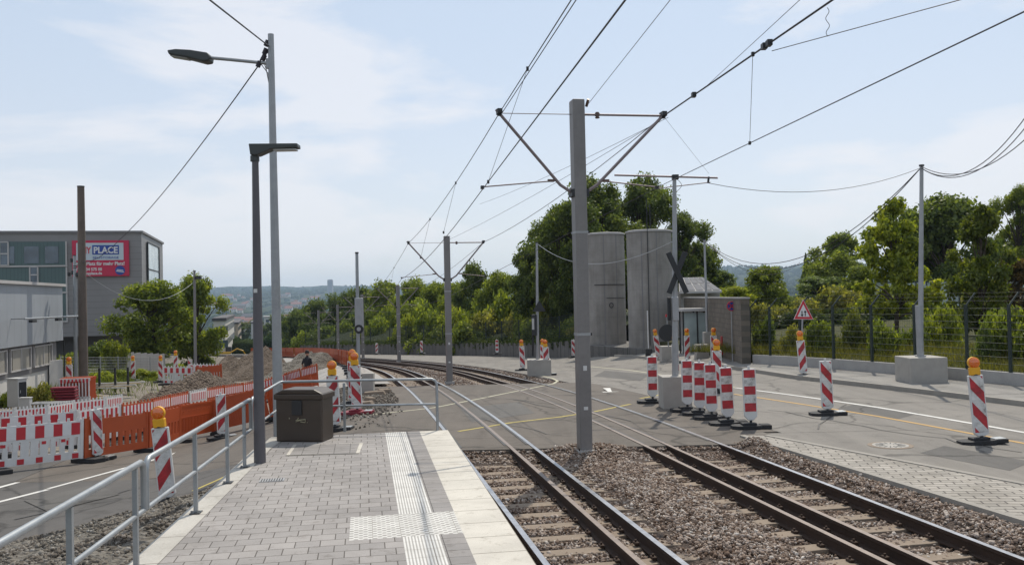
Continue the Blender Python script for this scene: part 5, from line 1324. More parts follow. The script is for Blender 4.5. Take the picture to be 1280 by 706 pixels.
beacon(621.5, 441.5, 'bars', 0, 'tiny bar-striped beacon against the middle of the long wall', 0, 0, D(621.5, 443, 78))

# ------------------------------------------------------------------ barriers
BWD = 2.08
def make_barrier(kind):
    t = thing('barrier_board', 'x', 'barrier'); W2 = BWD/2-.015
    body = 'white_plastic' if kind.startswith('white') else 'orange_plastic'
    def bar(x0, x1, z0, z1, th=.05, mat=body, mb=None, y=0): mb.box(((x0+x1)/2, y, (z0+z1)/2), (x1-x0, th, z1-z0), mat)
    mb = MB(); H_ = 1.06
    for x in (-W2+.03, W2-.03): bar(x-.03, x+.03, .10, H_, .06, body, mb)
    bar(-W2+.06, W2-.06, .12, .30, .045, body, mb)
    if kind == 'orange_solid':
        bar(-W2+.06, W2-.06, .30, H_-.03, .03, 'orange_plastic', mb)
        for i in range(21): x = -W2+.14+i*(2*W2-.28)/20; bar(x-.02, x+.02, .30, .66, .055, 'orange_plastic', mb)
        bar(-W2+.06, W2-.06, .68, .71, .05, body, mb); bar(-W2+.06, W2-.06, H_-.06, H_-.0, .05, body, mb)
    else:
        bar(-W2+.06, W2-.06, .64, H_-.04, .045, body, mb)
        n = 9
        for i in range(n+1): 
            x = -W2+.06+i*(2*W2-.12)/n
            if kind == 'white_big' and 3 <= i <= 5: bar(x-.09, x+.09, .30, .64, .045, body, mb)
            else: bar(x-.055, x+.055, .30, .64, .045, body, mb)
    for i in range(9): x = -W2+.12+i*(2*W2-.24)/8; bar(x-.028, x+.028, H_-.045, H_+.035, .03, body, mb)
    if kind == 'orange_solid':
        for i in range(12): x = -W2+.2+i*(2*W2-.4)/11; mb.cyl((x, -.022, .86+.03*(i % 2)), (x, -.017, .86+.03*(i % 2)), .018, 'orange_dark', n=8)
    mb.build('panel', t)
    if kind != 'orange_solid' and kind != 'orange_plain':
        mb = MB(); n = {'white_big': 9, 'white_stripe': 17, 'orange_stripe': 17}[kind]; a, b = -W2+.08, W2-.08
        for i in range(n):
            x0 = a+(b-a)*i/n; x1 = a+(b-a)*(i+1)/n; bar(x0, x1-.001, .70, H_-.08, .062, 'red_sheet' if i % 2 == (0 if n == 9 else 1) else 'sign_white', mb)
        if kind == 'white_big':
            for i in range(0, n, 2): x0 = a+(b-a)*i/n; bar(x0+.03, x0+(b-a)/n-.03, .14, .26, .062, 'red_sheet', mb)
            for x in (-.8, .55, .1): bar(x-.05, x+.05, .55, .62, .055, 'red_sheet', mb)
        mb.build('reflector', t)
    for x in (-W2+.12, ):
        mb = MB(); mb.prism([(x-.18, -.38), (x+.18, -.38), (x+.22, -.2), (x+.22, .2), (x+.18, .38), (x-.18, .38), (x-.22, .2), (x-.22, -.2)], 0, .11, 'rubber', 'xy'); mb.build('foot', t, .015)
    mb = MB(); mb.cyl((W2+.008, 0, .05), (W2+.008, 0, H_+.04), .018, body, n=8); mb.build('hinge_pin', t)
    return t
KP = {}
KN = {'white_big': 'white barrier with red blocks', 'white_stripe': 'white barrier with narrow stripes', 'orange_stripe': 'orange barrier with striped band', 'orange_solid': 'ribbed orange barrier', 'orange_plain': 'slotted orange barrier'}
def barrier(a, b, kind, label, group, sx=None):
    d = b-a; h = math.atan2(d.y, d.x); pitch = -math.atan2(d.z, math.hypot(d.x, d.y)); s = sx or min(1.0, math.hypot(d.x, d.y)/BWD)
    c = (a+b)/2
    if kind not in KP: o = make_barrier(kind); KP[kind] = o; o['label'] = label; o['group'] = group
    else: o = dup(KP[kind], c, 0, label, group)
    o.location = c; o.rotation_euler = (random.uniform(-.03, .03), pitch, h+random.uniform(-.03, .03)); o.scale = (s, 1, 1); return o
def along(pts, step=BWD):
    out_ = [pts[0]]; i = 0; cur = pts[0]
    while i < len(pts)-1:
        seg = (pts[i+1]-cur); seg.z = 0; L_ = seg.length
        if L_ < 1e-6: i += 1; cur = pts[i] if i < len(pts) else cur; continue
        need = step-(Vector((cur.x-out_[-1].x, cur.y-out_[-1].y, 0)).length)
        if L_ < need: cur = pts[i+1]; i += 1; continue
        q = cur+seg.normalized()*need; q.z = surf(q.x, q.y); out_.append(q); cur = q
    return out_
def row(px, kinds, where, last):
    w3 = along([G(*p) for p in px]); cnt = {}
    for i, (a, b) in enumerate(zip(w3, w3[1:])):
        k = kinds[min(i, len(kinds)-1)]; cnt[k] = cnt.get(k, 0)+1
        barrier(a, b, k, '%s, %s from the left in the %s' % (KN[k], ORD[i], where), last)
row([(-12, 592.5), (80, 582), (178, 567), (252, 545), (318, 531), (400, 512), (447, 498)], ['white_big', 'orange_plain', 'orange_plain']+['orange_solid']*40, 'front row by the road', 'barriers in the front row along the left road')
row([(-4, 572), (92, 561), (143, 551), (180, 545), (217, 531), (272, 516), (318, 506), (365, 492), (400, 484)], ['white_big', 'white_stripe', 'orange_stripe', 'orange_stripe', 'orange_stripe', 'white_stripe', 'orange_stripe'], 'second row by the road', 'barriers in the second row along the left road')
ci = [(-22, 560), (17, 557), (58, 551), (90, 543), (131, 536), (153, 531)]
for i, (a, b) in enumerate(zip(ci, ci[1:])):
    barrier(G(*a), G(*b), 'white_stripe', 'short striped barrier, %s from the left in the short third row' % ORD[i], 'barriers in the third row at the left edge')
rw = along([G(*p) for p in [(449, 490), (443, 470), (435, 459), (414, 452), (396, 449), (349, 446.5), (296, 448)]], 4.1)
for i, (a, b) in enumerate(zip(rw, rw[1:])):
    if i > 24: break
    barrier(a, b, 'orange_solid', 'orange barrier, %s from the near end of the curving line by the tracks' % ORD[i], 'barriers in the curving line between path and tracks', 1.96)
# box of barriers around a pit and the stacked barriers
a, b = D(200, 479, 51), D(245, 482, 50); a.z = b.z = -1.62
c = b+Vector((.9, 1.7, 0)); dq = a+Vector((.9, 1.7, 0))
barrier(a, b, 'white_big', 'white barrier with red blocks forming the front of the box in the work site', 'barriers boxed together in the work site')
barrier(b, c, 'orange_plain', 'orange barrier forming the right side of the box in the work site', 'barriers boxed together in the work site')
barrier(dq, c, 'white_big', 'white barrier forming the back of the box in the work site', 'barriers boxed together in the work site')
bs_ = D(93, 492, 38); bs_.z = -1.17
t = thing('barrier_stack', 'upright stack of orange and white barriers on the work site, left of the wooden pole', 'barrier stack', bs_, R(12))
for i in range(9):
    mb = MB(); y = i*.13; m_ = 'orange_plastic'
    if i == 0: m_ = 'white_plastic'
    mb.box((0, y, 1.0), (1.25, .05, .12), m_)
    for k in range(10): mb.box((-.57+k*.127, y, .55), (.05, .05, .85), m_)
    mb.box((0, y, .2), (1.25, .05, .16), m_)
    if i == 0:
        for k in range(8): mb.box((-.5+k*.145, -.03, .95), (.07, .012, .16), 'red_sheet')
    mb.build('barrier', t)
bs_ = D(81, 499, 37); bs_.z = -1.16
t = thing('foot_plate_stack', 'stack of dark red barrier foot plates in front of the orange barrier stack', 'stack', bs_, R(6))
for i in range(7): mb = MB(); mb.box((random.uniform(-.02, .02), 0, .06+i*.115), (.95, .45, .085), 'maroon'); mb.build('foot_plate', t, .02)
beacon(86, 464, 'dl', 1, 'lamp beacon hidden behind the orange barrier stack with only its lamp showing', 0, 0, D(87, 491, 40))
# utility cabinet, pallet, rack, planks
ub = D(16, 503, 36); ub.z = -1.05
t = thing('utility_cabinet', 'grey utility cabinet with dark door, at the left edge before the white wall', 'cabinet', ub, R(-20))
mb = MB(); mb.box((0, .2, .55), (.6, .42, 1.1), 'box_grey'); mb.build('body', t, .02)
mb = MB(); mb.box((0, .2, 1.13), (.66, .48, .06), 'box_grey'); mb.build('roof', t, .01)
mb = MB(); mb.box((.306, .2, .62), (.012, .34, .75), 'black_metal'); mb.build('door', t)
mb = MB(); mb.box((.32, .08, .62), (.02, .03, .12), 'galvanised'); mb.build('handle', t)
ub2 = D(32, 505, 35.5); ub2.z = -1.05
mb = MB(); mb.box((0, 0, .2), (.42, .22, .4), 'box_grey'); mb.box((0, 0, .42), (.46, .26, .04), 'box_grey'); o = mb.build('kerb_box', None, .01); o.location = ub2; tag(o, 'low pale box beside the grey utility cabinet', 'box')
ub3 = D(63, 501, 36); ub3.z = -1.1
t = thing('pallet', 'low stack of grey boards on the ground in front of the dark red foot plates', 'pallet', ub3, R(4))
for i in range(5): mb = MB(); mb.box((0, -.36+i*.18, .2), (1.5, .13, .04), 'galvanised'); mb.build('board', t)
for x in (-.6, .6): mb = MB(); mb.box((x, 0, .09), (.12, .9, .17), 'timber'); mb.build('bearer', t)
rk = D(138, 485, 47); rk.z = -1.55
t = thing('steel_rack', 'three dark steel uprights with planks between them, right of the wooden pole', 'rack', rk, R(5))
for x in (-.55, .25, .9): mb = MB(); mb.box((x, 0, .6), (.09, .09, 1.3), 'black_metal'); mb.build('upright', t)
for k in range(5): mb = MB(); mb.box((-.3+.15*k, -.25+k*.14, .22+.05*k), (2.6, .16, .05), 'timber' if k % 2 else 'box_grey', R(6*k-14)); mb.build('plank', t)
rnd = random.Random(4)
for i, (px, py, mt) in enumerate([(118, 496, 'timber'), (128, 499, 'timber'), (146, 500, 'concrete'), (104, 502, 'concrete')]):
    g = G(px, py); g.z = surf(g.x, g.y)+.06; mb = MB(); mb.box((0, 0, 0), (1.5, .14, .05), mt); o = mb.build('plank' if mt == 'timber' else 'kerb_slab', None, .005); o.location = g; o.rotation_euler = (0, R(rnd.uniform(-5, 5)), rnd.uniform(-.9, .9))
    tag(o, ['broken yellow plank left of the dark earth heap', 'second yellow plank, slightly nearer, left of the dark earth heap', 'loose concrete kerb slab at the foot of the dark earth heap', 'loose concrete kerb slab below the barrier stack'][i], 'plank' if mt == 'timber' else 'slab')
# heaps
def heap(px0, px1, ytop, ybase, dep, depth_len, mat, name, label, seed):
    a, b = D(px0, ybase, dep), D(px1, ybase, dep); hh = D((px0+px1)/2, ytop, dep+depth_len*.4).z; base = min(a.z, b.z, surf((a.x+b.x)/2, dep))-.2
    H_ = max(.5, hh-base); rg_ = random.Random(seed); nx, ny = 46, 22; vs = []; wd = b.x-a.x
    ph = [rg_.uniform(0, 6) for _ in range(8)]
    for j in range(ny+1):
        for i in range(nx+1):
            u, v = i/nx*2-1, j/ny*2-1; r = max(0, 1-(abs(u)**2.2+abs(v)**2.2)); e_ = r**.7
            n_ = .7+.16*math.sin(u*5+ph[0]+v*2)+.12*math.sin(u*9+ph[1]-v*4)+.08*math.sin(u*17+ph[2]+v*9)+.05*math.sin(u*33+ph[3]-v*21)+rg_.uniform(-.05, .05)
            vs.append((wd/2*u, depth_len*(v+1)/2, H_*e_*n_))
    mb = MB(); mb.add(vs, [(j*(nx+1)+i, j*(nx+1)+i+1, (j+1)*(nx+1)+i+1, (j+1)*(nx+1)+i) for j in range(ny) for i in range(nx)], mat)
    o = mb.build(name); o.location = ((a.x+b.x)/2, dep-1, base); return tag(o, label, 'heap')
heap(140, 250, 464, 507, 36, 10, 'mound_mat', 'earth_heap', 'dark brown lumpy earth heap in front of the boxed-in barriers', 1)
heap(205, 268, 472, 497, 46, 9, 'mound_mat', 'earth_heap', 'smaller brown earth heap just right of the boxed-in barriers', 8)
heap(236, 312, 436, 474, 66, 18, 'mound_mat', 'earth_heap', 'brown earth heap in front of the street trees', 2)
heap(256, 352, 446, 500, 47, 28, 'mound_grey', 'gravel_heap', 'long pale grey gravel heap beyond the barriers, behind the tall poles', 3)
heap(292, 350, 460, 494, 52, 10, 'mound_mat', 'earth_heap', 'low brown earth heap between the two tall poles behind the striped barriers', 15)
heap(340, 402, 452, 476, 70, 22, 'mound_grey', 'gravel_heap', 'low pale gravel heap behind the walking person', 4)
heap(440, 482, 488, 508, 30, 5, 'mound_mat', 'gravel_heap', 'small low gravel heap beside the track just beyond the platform end', 6)
def s_end(g):
    p = G(452+g.normal()*24, 486+abs(g.normal())*14); lat = p.x+.185*p.y
    if lat > 1.5 or (p.x > P(500, 520, 0).x and p.y < 24): return None
    return (p.x, p.y, p.z+.02)
stones('scattered_rubble', 5000, s_end, .025, .09, 'rubble_mat', 'scattered rubble beyond the platform end', 21)
for i, (px, py, l_) in enumerate([(455, 508, 1.2), (468, 494, 1.4), (480, 491, .9), (462, 502, .7)]):
    g = G(px, py); mb = MB(); mb.box((0, 0, .06), (l_*.55, .22, .16), 'sleeper_conc', 0, 0, 0, .8); o = mb.build('concrete_rubble', None, .03); o.location = g; o.rotation_euler = (R(6), R(-8+5*i), R(25*i-20)); tag(o, ['broken concrete piece in front of the beacon block beyond the platform end', 'long broken concrete kerb beside the track beyond the platform end', 'farthest broken concrete piece beside the track beyond the platform end', 'smallest broken concrete piece beyond the platform end'][i], 'rubble')

# ------------------------------------------------------------------ silos
for px, dep, nm in ((758.3, 62, 'left concrete silo with small pipes and a valve wheel on its side'), (813.5, 57, 'right concrete silo, standing behind the crossing-cross mast')):
    c = D(px, 400, dep); top = D(px, 292 if dep > 60 else 288.5, dep).z; gz0 = surf(c.x, dep)
    t = thing('silo', nm, 'silo', (c.x, dep, gz0), R(20)); H_ = top-gz0; r = 1.33 if dep > 60 else 1.42
    mb = MB(); mb.lathe([(r, 0), (r, H_-.12)], 'silo_concrete', n=48); mb.build('shell', t)
    mb = MB(); mb.lathe([(r+.06, H_-.13), (r+.07, H_-.03), (r-.1, H_+.02), (.2, H_+.10)], 'concrete', n=48); mb.build('cap', t)
    for an in ((-100, -62) if dep > 60 else (-118, -80)): mb = MB(); a_ = R(an-20); mb.box(((r+.004)*math.cos(a_), (r+.004)*math.sin(a_), H_/2), (.02, .05, H_-.3), 'sheet_dark', a_); mb.build('rib', t)
    mb = MB(); pts = [((r+.05)*math.cos(R(k)), (r+.05)*math.sin(R(k)), H_*.57) for k in range(-150, -40, 8)]
    if dep > 60: 
        mb.tube(pts, .025, 'black_metal', 5); mb.build('pipe', t)
        mb = MB(); a_ = R(-112+10); q = Vector(((r+.06)*math.cos(a_), (r+.06)*math.sin(a_), H_*.40)); mb.tube([q+Vector((.14*math.cos(k*.45), -.02, .16*math.sin(k*.45))) for k in range(15)], .025, 'black_metal', 5); mb.build('valve_wheel', t)
        mb = MB(); pts = [((r+.05)*math.cos(R(k)), (r+.05)*math.sin(R(k)), H_*.46) for k in range(-115, -40, 8)]; mb.tube(pts, .018, 'black_metal', 5); mb.build('pipe', t)
    else:
        mb = MB(); q = ((r+.05)*math.cos(R(-122)), (r+.05)*math.sin(R(-122))); mb.tube([(q[0], q[1], .3), (q[0], q[1], H_-.5), (q[0], q[1], H_+1.9)], .025, 'black_metal', 5); mb.build('vent_pipe', t)
        mb = MB(); mb.tube([(-.2, -.6, H_-.1), (-.2, -.6, H_+1.6)], .03, 'black_metal', 5); mb.build('antenna', t)
mb = MB(); q = [(5.0, 60.6), (9.6, 52.2), (11.5, 56.5), (7.6, 66.5)]
mb.prism(q[::1], 0, 0, 'concrete', 'xy') if False else None
gzp = surf(7, 57); mb.prism(q, gzp-.7, gzp+.42, 'retaining', 'xy'); o = mb.build('silo_plinth', None, .03); tag(o, 'low rough concrete plinth under the two silos', 'plinth')
# stone wall, kiosk with solar roof, glass shelter and small things beside it
t = thing('stone_wall', 'tall brown stone-block wall behind the glass shelter, ending at the green fence', 'wall', (9.42, 37, surf(9.4, 37)-.3), math.atan2(19, 1.3))
d_ = math.hypot(19, 1.3); mb = MB(); mb.box((d_/2, -.18, 1.55), (d_, .36, 3.1), 'stone_wall'); wl = mb.build('wall', t, .01)
m2_ = MAT['stone_wall'].copy(); m2_.name = 'stone_wall_face'; MAT['stone_wall_face'] = m2_
for n in m2_.node_tree.nodes:
    if n.type == 'MAPPING': n.inputs['Rotation'].default_value = (R(90), 0, 0)
wl.data.materials[0] = m2_
mb = MB(); mb.box((d_/2, -.18, 3.13), (d_+.04, .42, .06), 'concrete'); mb.build('coping', t)
kc = D(879, 364, 56.5); t = thing('kiosk', 'small flat building behind the stone wall with a sloping roof of solar panels', 'building', (kc.x, 57.2, surf(kc.x, 57)))
ev, rg_z = D(879, 363.5, 56).z-t.location.z, D(867, 346.5, 59).z-t.location.z
mb = MB(); mb.box((0, 1.8, ev/2), (2.5, 3.2, ev), 'concrete'); mb.build('wall', t)
mb = MB(); th = math.atan2(rg_z-ev, 3.1); L_ = math.hypot(3.1, rg_z-ev)
e0, e1 = D(851, 363, 56).x-kc.x, D(905, 364.5, 56).x-kc.x; r0_, r1_ = D(851, 346, 59).x-kc.x, D(881, 346, 59).x-kc.x
vs = [(e0, -.6, ev), (e1, -.6, ev), (r1_, 2.5, rg_z), (r0_, 2.5, rg_z)]; vs += [(x, y, z-.14) for x, y, z in vs]
mb.add(vs, [(0, 1, 2, 3), (7, 6, 5, 4), (0, 4, 5, 1), (1, 5, 6, 2), (2, 6, 7, 3), (3, 7, 4, 0)], 'facade_light'); rf = mb.build('roof', t)
for i in range(5):
    for j in range(2):
        u0_, u1_, v0, v1 = (i+.06)/5, (i+.94)/5, (j+.05)/2, (j+.95)/2
        def pt_(u, v): 
            a = Vector(vs[0]).lerp(Vector(vs[1]), u); b = Vector(vs[3]).lerp(Vector(vs[2]), u); return a.lerp(b, v)+Vector((0, -.01, .03))
        mb = MB(); mb.add([pt_(u0_, v0), pt_(u1_, v0), pt_(u1_, v1), pt_(u0_, v1)], [(0, 1, 2, 3)], 'solar'); mb.build('solar_panel', rf)
sa, sb_ = D(855, 438, 47), D(890, 438, 47); sa.z = surf(sa.x, 47)+.0; wdt = sb_.x-sa.x
hgt = D(870, 389, 47).z-sa.z
t = thing('glass_shelter', 'small glass-walled shelter with a flat pale roof beside the stone wall', 'shelter', ((sa.x+sb_.x)/2, 47, sa.z))
mb = MB(); mb.box((0, .5, hgt+.08), (wdt+.18, 1.3, .16), 'facade_light'); mb.build('roof', t, .02)
for x in (-wdt/2, 0, wdt/2):
    for y in (0, 1.0): mb = MB(); mb.box((x, y, hgt/2), (.07, .07, hgt), 'black_metal'); mb.build('post', t)
for x in (-wdt/4, wdt/4): mb = MB(); mb.box((x, .0, hgt/2+.1), (wdt/2-.08, .015, hgt-.35), 'glass_pale'); mb.build('glass_pane', t)
mb = MB(); mb.box((0, .98, hgt/2+.1), (wdt, .02, hgt-.3), 'box_grey'); mb.build('back_panel', t)
mb = MB(); mb.box((0, .5, .25), (wdt-.1, .9, .5), 'concrete'); mb.build('bench', t)
for a_, lb in (((832, 842, 452, 432), 'small concrete block in front of the right silo, left of the crossing-cross mast'), ((874, 884, 451, 430), 'small concrete block left of the pier by the glass shelter')): cblock(*a_, lb, 'concrete_block', 1.0)
g = G(811, 447); t = thing('marker_pole', 'thin white pole on a small black foot left of the right silo base', 'pole', g)
mb = MB(); mb.cyl((0, 0, 0), (-.02, 0, D(811, 388, g.y).z-g.z), .035, 'white_plastic', .03, 8); mb.build('shaft', t)
mb = MB(); mb.box((0, 0, .25), (.35, .2, .5), 'black_metal'); mb.build('foot', t)
g = G(837, 452); t = thing('disc_sign', 'large dark round sign seen from behind, left of the crossing-cross mast', 'sign', g)
z = D(834, 416, g.y).z-g.z; mb = MB(); mb.cyl((-.08, 0, z), (-.08, .03, z), .42, 'black_metal', n=28); mb.build('disc', t)
mb = MB(); mb.cyl((0, .05, 0), (-.07, .05, z+.85), .035, 'galv_light', .03, 8); mb.build('post', t); mb = MB(); mb.box((-.08, .02, z+.85), (.14, .06, .14), 'red_sheet'); mb.build('marker', t)
g = G(916, 455); t = thing('round_sign', 'small blue round sign with red cross in front of the stone wall', 'sign', g)
z = D(915, 382.5, g.y).z-g.z
mb = MB(); mb.cyl((0, 0, 0), (0, 0, z), .028, 'galvanised', .028, 8); mb.build('post', t)
mb = MB(); mb.cyl((0, -.05, z), (0, -.03, z), .21, 'sign_red', n=28); mb.cyl((0, -.055, z), (0, -.049, z), .17, 'sign_blue', n=28)
for s in (-1, 1): mb.box((0, -.062, z), (.05, .008, .33), 'sign_red', 0, 0, s*R(45))
mb.build('disc', t)
g = G(908, 449); t = thing('hydrant_cabinet', 'red hydrant cabinet with yellow couplings against the stone wall', 'cabinet', g)
hz = D(908, 420, g.y).z-g.z; mb = MB(); mb.box((0, .1, hz*.6), (.42, .25, hz*.8), 'red_paint'); mb.build('body', t, .02)
mb = MB(); mb.box((0, .1, hz*.12), (.12, .12, hz*.24), 'red_paint'); mb.build('foot', t)
mb = MB(); mb.cyl((.12, -.1, hz*.5), (.3, -.12, hz*.5), .08, 'battery_yellow', n=12); mb.cyl((.05, -.02, hz*.5), (.05, -.14, hz*.5), .1, 'battery_yellow', n=12); mb.build('coupling', t)
# triangular warning sign: two-way traffic
g = G(1005, 468); g += Vector((0, .35, 0)); t = thing('warning_sign', 'red-edged triangular two-way traffic sign on a thin post behind the lamp beacon', 'sign', g)
r_ = lambda px, py: D(px, py, g.y)-g
mb = MB(); mb.cyl((0, 0, 0), r_(1003.5, 385), .03, 'galvanised', .03, 8); mb.build('post', t)
tri = [r_(992.3, 398.3), r_(1015.3, 398.6), r_(1003.3, 375)]
def shrink(k): c = sum(tri, Vector())/3; return [((c+(p-c)*k).x, (c+(p-c)*k).z) for p in tri]
mb = MB(); mb.prism(shrink(1.08), -.06, -.045, 'sign_white'); mb.prism(shrink(1.02), -.064, -.06, 'sign_red'); mb.prism(shrink(.66), -.068, -.064, 'sign_white'); mb.build('plate', t)
c = sum(tri, Vector())/3; mb = MB()
for s, dx in ((-1, -.055), (1, .06)):
    mb.box((c.x+dx, -.071, c.z-.03-s*.025), (.035, .004, .14), 'black'); z_ = c.z-.03+s*.035; mb.add([(c.x+dx-.055, -.072, z_), (c.x+dx+.055, -.072, z_), (c.x+dx, -.072, z_+s*.085)], [(0, 1, 2) if s > 0 else (2, 1, 0)], 'black')
mb.build('arrows', t)

# ------------------------------------------------------------------ right fence
t = thing('fence', 'tall dark green mesh fence with posts bent outward at the top, along the right pavement', 'fence', (0, 0, 0))
dv = (FB-FA); FL = dv.length; dv.normalize(); na = math.atan2(dv.y, dv.x)
mb = MB(); mb.sweep([(fx(y), y, surf(fx(y), y)) for y in frange(5, 37, 1)], [(-.08, .46), (.08, .46), (.08, -.4), (-.08, -.4)], 'concrete'); mb.build('base_wall', t)
fpx = [1320, 1262, 1208, 1143, 1089, 1041, 1000, 962, 937]; fps = []
for px in fpx:
    y = min(frange(10, 37.5, .02), key=lambda y: abs((project((fx(y), y, 1.5)) or (0, 0))[0]-px)); fps.append(Vector((fx(y), y, surf(fx(y), y)+.40)))
fps = [fps[0]+(fps[0]-fps[1])*k for k in (3, 2, 1)]+fps
for i, p in enumerate(fps):
    mb = MB(); mb.box(p+Vector((0, 0, 1.0)), (.075, .075, 2.0), 'green_post', na); up = p+Vector((0, 0, 2.0)); mb.tube([up-Vector((0, 0, .05)), up+Vector((.36, .12, .34))], .028, 'green_post', 6); mb.build('post', t)
    if i < len(fps)-1:
        b = fps[i+1]; mb = MB()
        for z in [.08+.2*k for k in range(10)]: mb.tube([p+Vector((0, 0, z)), b+Vector((0, 0, z))], .0065, 'green_post', 4)
        n = max(2, int((b-p).length/.10))
        for k in range(1, n): q = p.lerp(b, k/n); mb.tube([q+Vector((0, 0, .05)), q+Vector((0, 0, 1.93))], .0022, 'green_post', 3)
        mb.build('mesh_panel', t)
        mb = MB()
        for k in (.3, .65, 1): o3 = Vector((.36*k, .12*k, 2.0+.34*k)); mb.tube([p+o3, b+o3], .004, 'green_post', 4)
        mb.build('barbed_wire', t)
# fence above the long wall
t = thing('fence', 'dark green mesh fence running above the long retaining wall in front of the trees', 'fence', (0, 0, 0))
w4 = [(x+.6, y+.4) for x, y in wp if y < 135]; w4 = w4[::1]
for i, (x, y) in enumerate(w4):
    z = surf(x, y)+1.15; mb = MB(); mb.box((x, y, z+1), (.09, .09, 2.1), 'green_post'); mb.build('post', t)
    if i < len(w4)-1:
        x2, y2 = w4[i+1]; z2 = surf(x2, y2)+1.15; mb = MB()
        for k in range(11): mb.tube([(x, y, z+.1+.19*k), (x2, y2, z2+.1+.19*k)], .011, 'green_post', 3)
        n = 26
        for k in range(1, n): mb.tube([(x+(x2-x)*k/n, y+(y2-y)*k/n, z+(z2-z)*k/n+.05), (x+(x2-x)*k/n, y+(y2-y)*k/n, z+(z2-z)*k/n+2.02)], .010, 'green_post', 3)
        mb.build('mesh_panel', t)
# chain-link yard fence on the left
t = thing('yard_fence', 'grey chain-link yard fence in front of the street trees', 'fence', (0, 0, 0))
a, b = D(76, 466, 52), D(206, 458, 64); a.z = surf(a.x, a.y); b.z = surf(b.x, b.y); n = 6
for i in range(n+1):
    p = a.lerp(b, i/n); mb = MB(); mb.cyl(p, p+Vector((0, 0, 1.55)), .035, 'galvanised', n=8); mb.build('post', t)
    if i < n:
        q = a.lerp(b, (i+1)/n); mb = MB(); m_ = 14
        for k in range(m_+1): u = p.lerp(q, k/m_); mb.tube([u+Vector((0, 0, .05)), u+Vector((0, 0, 1.5))], .009, 'galvanised', 3)
        for k in range(9): mb.tube([p+Vector((0, 0, .05+.18*k)), q+Vector((0, 0, .05+.18*k))], .009, 'galvanised', 3)
        mb.build('mesh_panel', t)
# solid blue-grey boards at the right end of the yard fence
t = thing('board_fence', 'blue-grey board fence between the chain-link fence and the street trees', 'fence', (0, 0, 0))
a, b = D(158, 462, 60), D(205, 458, 68); a.z = surf(a.x, a.y); b.z = surf(b.x, b.y)
for i in range(6):
    p, q = a.lerp(b, i/6), a.lerp(b, (i+1)/6); dd = q-p; mb = MB(); mb.box((p+q)/2+Vector((0, .1, .8)), (dd.length-.03, .04, 1.6), 'sheet_grey', math.atan2(dd.y, dd.x)); mb.build('board', t)

